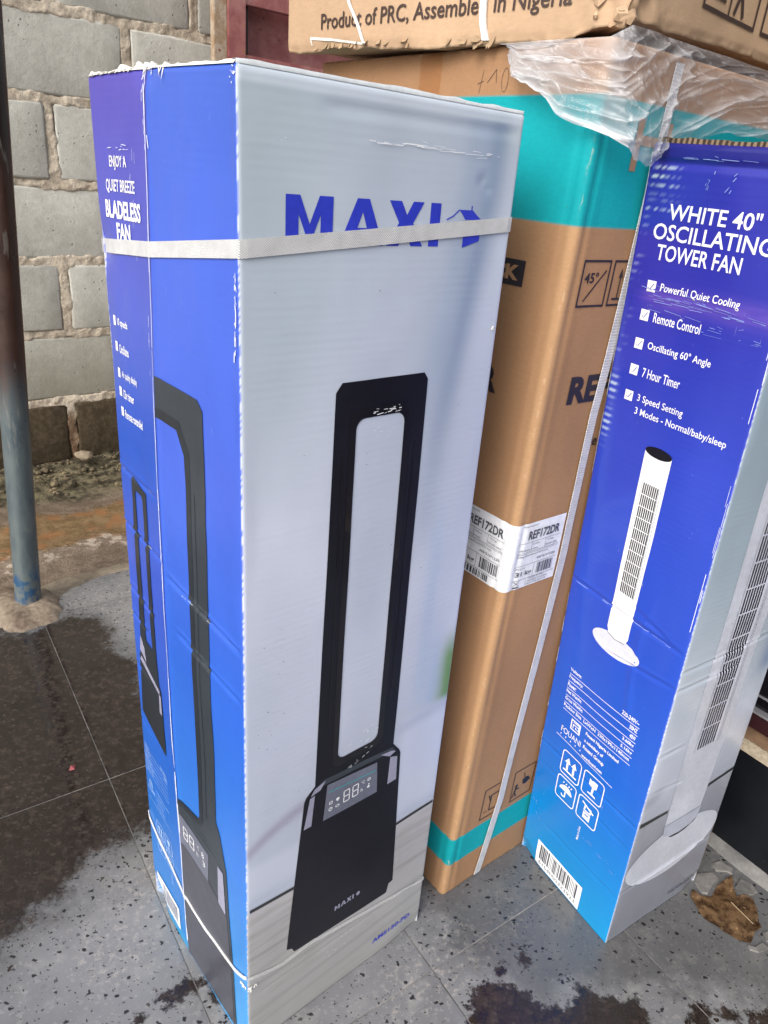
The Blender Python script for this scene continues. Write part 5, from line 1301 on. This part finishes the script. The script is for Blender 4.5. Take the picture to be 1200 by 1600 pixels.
decal('label_print', ffR, lablines(.007) + [T_('MADE IN PRC', .045, .5975, .075, .6000), T_('ASSEMBLED IN NIGERIA', .043, .5935, .083, .5960), T_('DATE CODE: 2025.01.05', .041, .5890, .081, .5918), polys(rect(.0390, .588, .0395, .599), rect(.0150, .5885, .0270, .5905), line(.016, .599, .026, .592, .0007), line(.026, .599, .016, .592, .0007))], MAT['grey_text'], lab, .0024, (.004, .02))
decal('label_print', ffL, lablines(WFL - .094 - .004) + [barcode(WFL - .098, .5890, WFL - .028, .5985, 60, 44)], MAT['grey_text'], lab, .0024, (.004, .02))
# long strap down the right side
ribbon('strap', path([(ffR, [(.1180, 1.2150), (.1120, .990), (.1100, .90), (.1060, .825), (.1080, .733), (.1100, .625), (.1080, .510), (.1030, .349), (.0980, .163), (.0780, .004)])]), .0145, .0010, MAT['strap_grey'], Fr, False, 's', .0022)

# ================================================================== CARTON on top
Ln = np.array([-.2059, 1.2324, 1.2306]); Nn = np.array([.1902, .8414, 1.2306]); dL = (Ln - Nn) / np.linalg.norm(Ln - Nn); dR = np.array([.7028, .7114, 0])
WTL = .5353; WTR = .48; HT = .42; upv = np.array([0, 0, HT])
Tb = [Ln, Nn, Nn + dR * WTR * 1.04, Ln + dR * WTR * 1.04]; Tt = [p + upv for p in Tb]
def warpT(seed, left):
    def w_(s, z):
        W = WTL if left else WTR; c_ = (W - s) if left else s
        w = .004 * (fbm(s * 9, z * 9, 3, seed) - .5)
        cr_ = smooth(.11, .0, c_) * smooth(.09, 0, z)
        w = w - .012 * cr_ * fbm(s * 38, z * 38, 3, seed + 9) + .004 * cr_ * np.abs(np.sin(s * 90 + z * 60))
        w = w - .0045 * smooth(.012, 0, z) * fbm(s * 60, z * 5, 2, seed + 4)
        if not left: w = w + .0015 * np.sin(s * 150) * smooth(.10, .02, s)
        return w
    return w_
ftL = Face([(0, Tb[0], Tt[0]), (WTL, Tb[1], Tt[1])], WTL, HT, .006, warpT(301, True))
ftR = Face([(0, Tb[1], Tt[1]), (WTR, Tb[2], Tt[2])], WTR, HT, .006, warpT(321, False))
ftB = Face([(0, Tb[2], Tt[2]), (WTL, Tb[3], Tt[3])], WTL, HT, .006)
ftS = Face([(0, Tb[3], Tt[3]), (WTR, Tb[0], Tt[0])], WTR, HT, .006)
def zT(fi, S, Z, P):
    if fi == 0: dz_ = -.006 * smooth(.10, .3, S) * 1.0 - .004 * (fbm(S * 55, S * 0, 4, 6) - .45) * 1.6 + .010 * smooth(.45, .535, S)
    elif fi == 1: dz_ = .010 + .010 * smooth(.0, .33, S) - .003 * (fbm(S * 50, S * 0, 3, 16) - .5)
    else: dz_ = .02 * S * 0 + .01
    P = P.copy(); P[..., 2] += dz_ * smooth(.05, 0, Z); return P
KT = lin((182, 153, 124))
Tc = empty('kraft_carton', 'large brown carton lying on top of the refrigerator carton, with torn lower corner', 'carton', tuple(Nn))
def colT(S, Z):
    c = np.zeros(S.shape + (3,)) + KT
    return c
bodyT = carton_body('carton_body', [ftL, ftR, ftB, ftS], Tc, MAT['kraft'], [colT] * 4, ds=.003, dz=.003, coarse=(False, False, True, True), zfun=zT)
decal('printed_origin', ftL, [T_('Product of PRC, Assembled in Nigeria', .0780, .0180, .4700, .0420, .012)], MAT['ink_brown'], bodyT, .0012, (.01, .01))
decal('printed_handling_marks', ftR, [frame(.1330, .0420, .2680, .1250, .0042), polys(rect(.1950, .0462, .1985, .1208))] + man(.2240, .0640, .0050) + [frame(.2850, .0420, .36, .1250, .0042), polys(line(.150, .09, .18, .06, .004), rect(.150, .055, .185, .058))], MAT['ink_brown'], bodyT, .0012, (.01, .01))
rb = ribbon('white_cord', path([(ftL, [(.105, .415), (.130, .060), (.137, .047), (.147, .035), (.159, .018), (.166, .004)])]), .0042, .0020, MAT['strap_plain'], Tc, False, 's', .0016)
rb = ribbon('white_cord', path([(ftL, [(.352, .415), (.3560, .060), (.3590, .020), (.3640, -.002)])]), .0085, .0026, MAT['strap_plain'], Tc, False, 's', .0016)
decal('chalk_mark', ftL, [polys(line(.056, .0145, .100, .0110, .0034), line(.100, .0110, .165, .0035, .0028), line(.0565, .0155, .0590, .0060, .0024))], MAT['chalk'], bodyT, .0012, (.01, .01))
# torn brown flap bits along its lower front edge
def shred(seed, s0, s1, n, amp, zb_):
    rr = random.Random(seed); V = []; F = []
    for k in range(n):
        s = rr.uniform(s0, s1); w = rr.uniform(.003, .010); l = rr.uniform(.3, 1) * amp; b = len(V); tw = rr.uniform(-.006, .006); o1 = rr.uniform(0, .006)
        for ss, zz, oo in ((s - w, zb_ + .006, .001), (s + w, zb_ + .006, .001), (s + w * .6 + tw, zb_ - l * .5, o1), (s + tw, zb_ - l, o1 * 1.6), (s - w * .7 + tw, zb_ - l * .4, o1 * .4)):
            V.append(ftL.pos(min(max(ss, .001), WTL - .001), .002, oo) + np.array([0, 0, zz]))
        F.append((b, b + 4, b + 3, b + 2, b + 1))
    o = mesh_obj('torn_board', V, F, MAT['torn'], bodyT); o['kind'] = 'stuff'; return o
MAT['torn'] = m_flat('torn_brown_board', (.36, .25, .15, 1), .8, var=.2, sc=80, bump=.6)
shred(1, .06, .24, 16, .004, .001); shred(2, .24, .36, 6, .003, -.005); shred(3, .35, .372, 5, .010, -.004)
# crushed corner pieces
rr = random.Random(9); V = []; F = []
for k in range(9):
    f_ = ftL if rr.random() < .6 else ftR; s = (WTL - rr.uniform(.002, .045)) if f_ is ftL else rr.uniform(.002, .05)
    z = rr.uniform(.004, .045) * (1 - .5 * rr.random()); b = len(V); r = rr.uniform(.005, .013)
    pts = [(s + r * math.cos(a) * rr.uniform(.5, 1.1), z + r * math.sin(a) * rr.uniform(.5, 1.0)) for a in (0, 1.3, 2.4, 3.6, 5.0)]
    for (ss, zz) in pts: V.append(f_.pos(min(max(ss, .001), f_.W - .001), max(zz, .001), rr.uniform(-.001, .006)))
    V.append(f_.pos(min(max(s, .001), f_.W - .001), z, .006))
    for i in range(5): F.append((b + i, b + (i + 1) % 5, b + 5))
MAT['kraft_plain'] = m_flat('crushed_kraft', tuple(KT * .92) + (1,), .7, var=.15, sc=60, bump=.6)
o = mesh_obj('crushed_corner', V, F, MAT['kraft_plain'], bodyT)

# ================================================================== plastic sheet draped from under the top carton
def plast():
    nu, nv = 200, 120
    # (top point on upper carton edge, bottom point)
    def onF(face, s, z, o_): return face.pos(min(max(s, .001), face.W - .001), z, o_)
    stations = []
    def st(a, tp, bp): stations.append((a, np.array(tp), np.array(bp)))
    def tl(s): return Ln - dL * s * 1.04 + np.array([0, 0, -.006])
    def trr(s): return Nn + dR * s * 1.04 + np.array([0, 0, .004 + .010 * min(1, s / .33)])
    st(.00, tl(.382) + ftL.n * .001, onF(ffL, .388, 1.208, .014))
    st(.06, tl(.405), onF(ffL, .408, 1.188, .026))
    st(.12, tl(.430), onF(ffL, .440, 1.176, .030))
    st(.18, tl(.458), onF(ffL, .462, 1.168, .030))
    st(.25, tl(.490), onF(ffL, .490, 1.146, .026))
    st(.32, tl(.520), onF(ffR, .012, 1.126, .030))
    st(.40, trr(.010), onF(ffR, .034, 1.114, .034))
    st(.50, trr(.050), onF(ffR, .070, 1.112, .024))
    st(.64, trr(.110), onF(ffR, .112, 1.128, .010))
    st(.78, trr(.200), onF(ffR, .230, 1.158, .008))
    st(1.0, trr(.420), onF(ffR, .440, 1.158, .008))
    As = [s[0] for s in stations]
    V = []; C = []; UVs = []
    U, W_ = np.meshgrid(np.linspace(0, 1, nu), np.linspace(0, 1, nv))
    Tp = np.stack([np.interp(U, As, [s[1][k] for s in stations]) for k in range(3)], -1)
    Bp = np.stack([np.interp(U, As, [s[2][k] for s in stations]) for k in range(3)], -1)
    nrm = np.array([.30, -.95, .05]); nrm = nrm / np.linalg.norm(nrm)
    P = Tp * (1 - W_[..., None]) + Bp * W_[..., None]
    bil = np.sin(np.pi * W_) * .012
    q1 = np.abs(fbm(U * 6 + W_ * 3, W_ * 2.2 - U * 3, 3, 71) - .5) * 2
    q2 = np.abs(fbm(U * 14 - W_ * 5, W_ * 5, 2, 75) - .5) * 2
    fold = (1 - q1) ** 5; fold2 = (1 - q2) ** 7
    q3 = np.abs(fbm(U * 11 + W_ * 7, W_ * 4 + U * 5, 2, 85) - .5) * 2; fold3 = (1 - q3) ** 8
    disp = bil + (.0095 * fold + .0034 * fold2 + .0042 * fold3) * smooth(0, .12, W_) + .008 * (fbm(U * 6, W_ * 4, 2, 90) - .5)
    P = P + nrm * disp[..., None]
    P[..., 2] += -.003 * smooth(.6, 1, W_) * (fbm(U * 26, W_ * 0, 3, 95) - .5) * 2
    hem = smooth(.86, .97, W_) * smooth(.62, .35, U) + .8 * smooth(.30, .10, U) + .5 * gauss(U, .31, .03)
    dens = np.clip(.08 + .30 * fold + .20 * fold2 + .28 * fold3 + .50 * hem, 0, 1) * (1 - .25 * smooth(.5, 1, U))
    return P, dens, U, W_, nu, nv
P, dens, U, W_, nu, nv = plast()
t = NT('clear_wrinkled_plastic'); P_ = t.uv(); a = t.sep(t.attr().outputs['Vector'])
n = t.noise(t.scale(P_, 34, 16, 1), 1, 6, .7, .8)
tr = t.node('ShaderNodeBsdfTransparent'); tr.inputs[0].default_value = (.95, .95, .97, 1); mx = t.node('ShaderNodeMixShader')
fz = t.math('ADD', t.math('MULTIPLY', a[0], .78), t.math('MULTIPLY', t.ramp(n, .54, .66), .22), clamp=True)
t.put(mx.inputs[0], t.math('MINIMUM', t.math('ADD', fz, .07), .88))
trl = t.node('ShaderNodeBsdfTranslucent'); trl.inputs[0].default_value = (.72, .73, .78, 1)
m2 = t.node('ShaderNodeMixShader'); m2.inputs[0].default_value = .3
t.fin((.76, .76, .79, 1), .09, t.bump(t.noise(t.scale(P_, 60, 40, 1), 1, 4, .6, 1.2), .3, .002), Specular_IOR_Level=.9)
t.l.new(t.b.outputs[0], m2.inputs[1]); t.l.new(trl.outputs[0], m2.inputs[2])
t.l.new(tr.outputs[0], mx.inputs[1]); t.l.new(m2.outputs[0], mx.inputs[2]); t.l.new(mx.outputs[0], t.out.inputs[0]); MAT['plastic'] = t.m
o = mesh_obj('plastic_sheet', P.reshape(-1, 3), grid_faces(nu, nv), MAT['plastic'], None, True, np.stack([dens] * 3, -1).reshape(-1, 3), np.stack([U, W_ * .4], -1).reshape(-1, 2))
tag(o, 'clear wrinkled plastic sheet hanging from under the top brown carton', 'plastic sheet')
for o in bpy.data.objects:
    if o.parent is not None and o.type == 'MESH' and any(o.name.startswith(k) for k in ('printed_list', 'printed_grille', 'barcode.', 'barcode', 'printed_specs', 'label_print')) and not o.name.startswith('barcode_label'):
        o['kind'] = 'stuff'
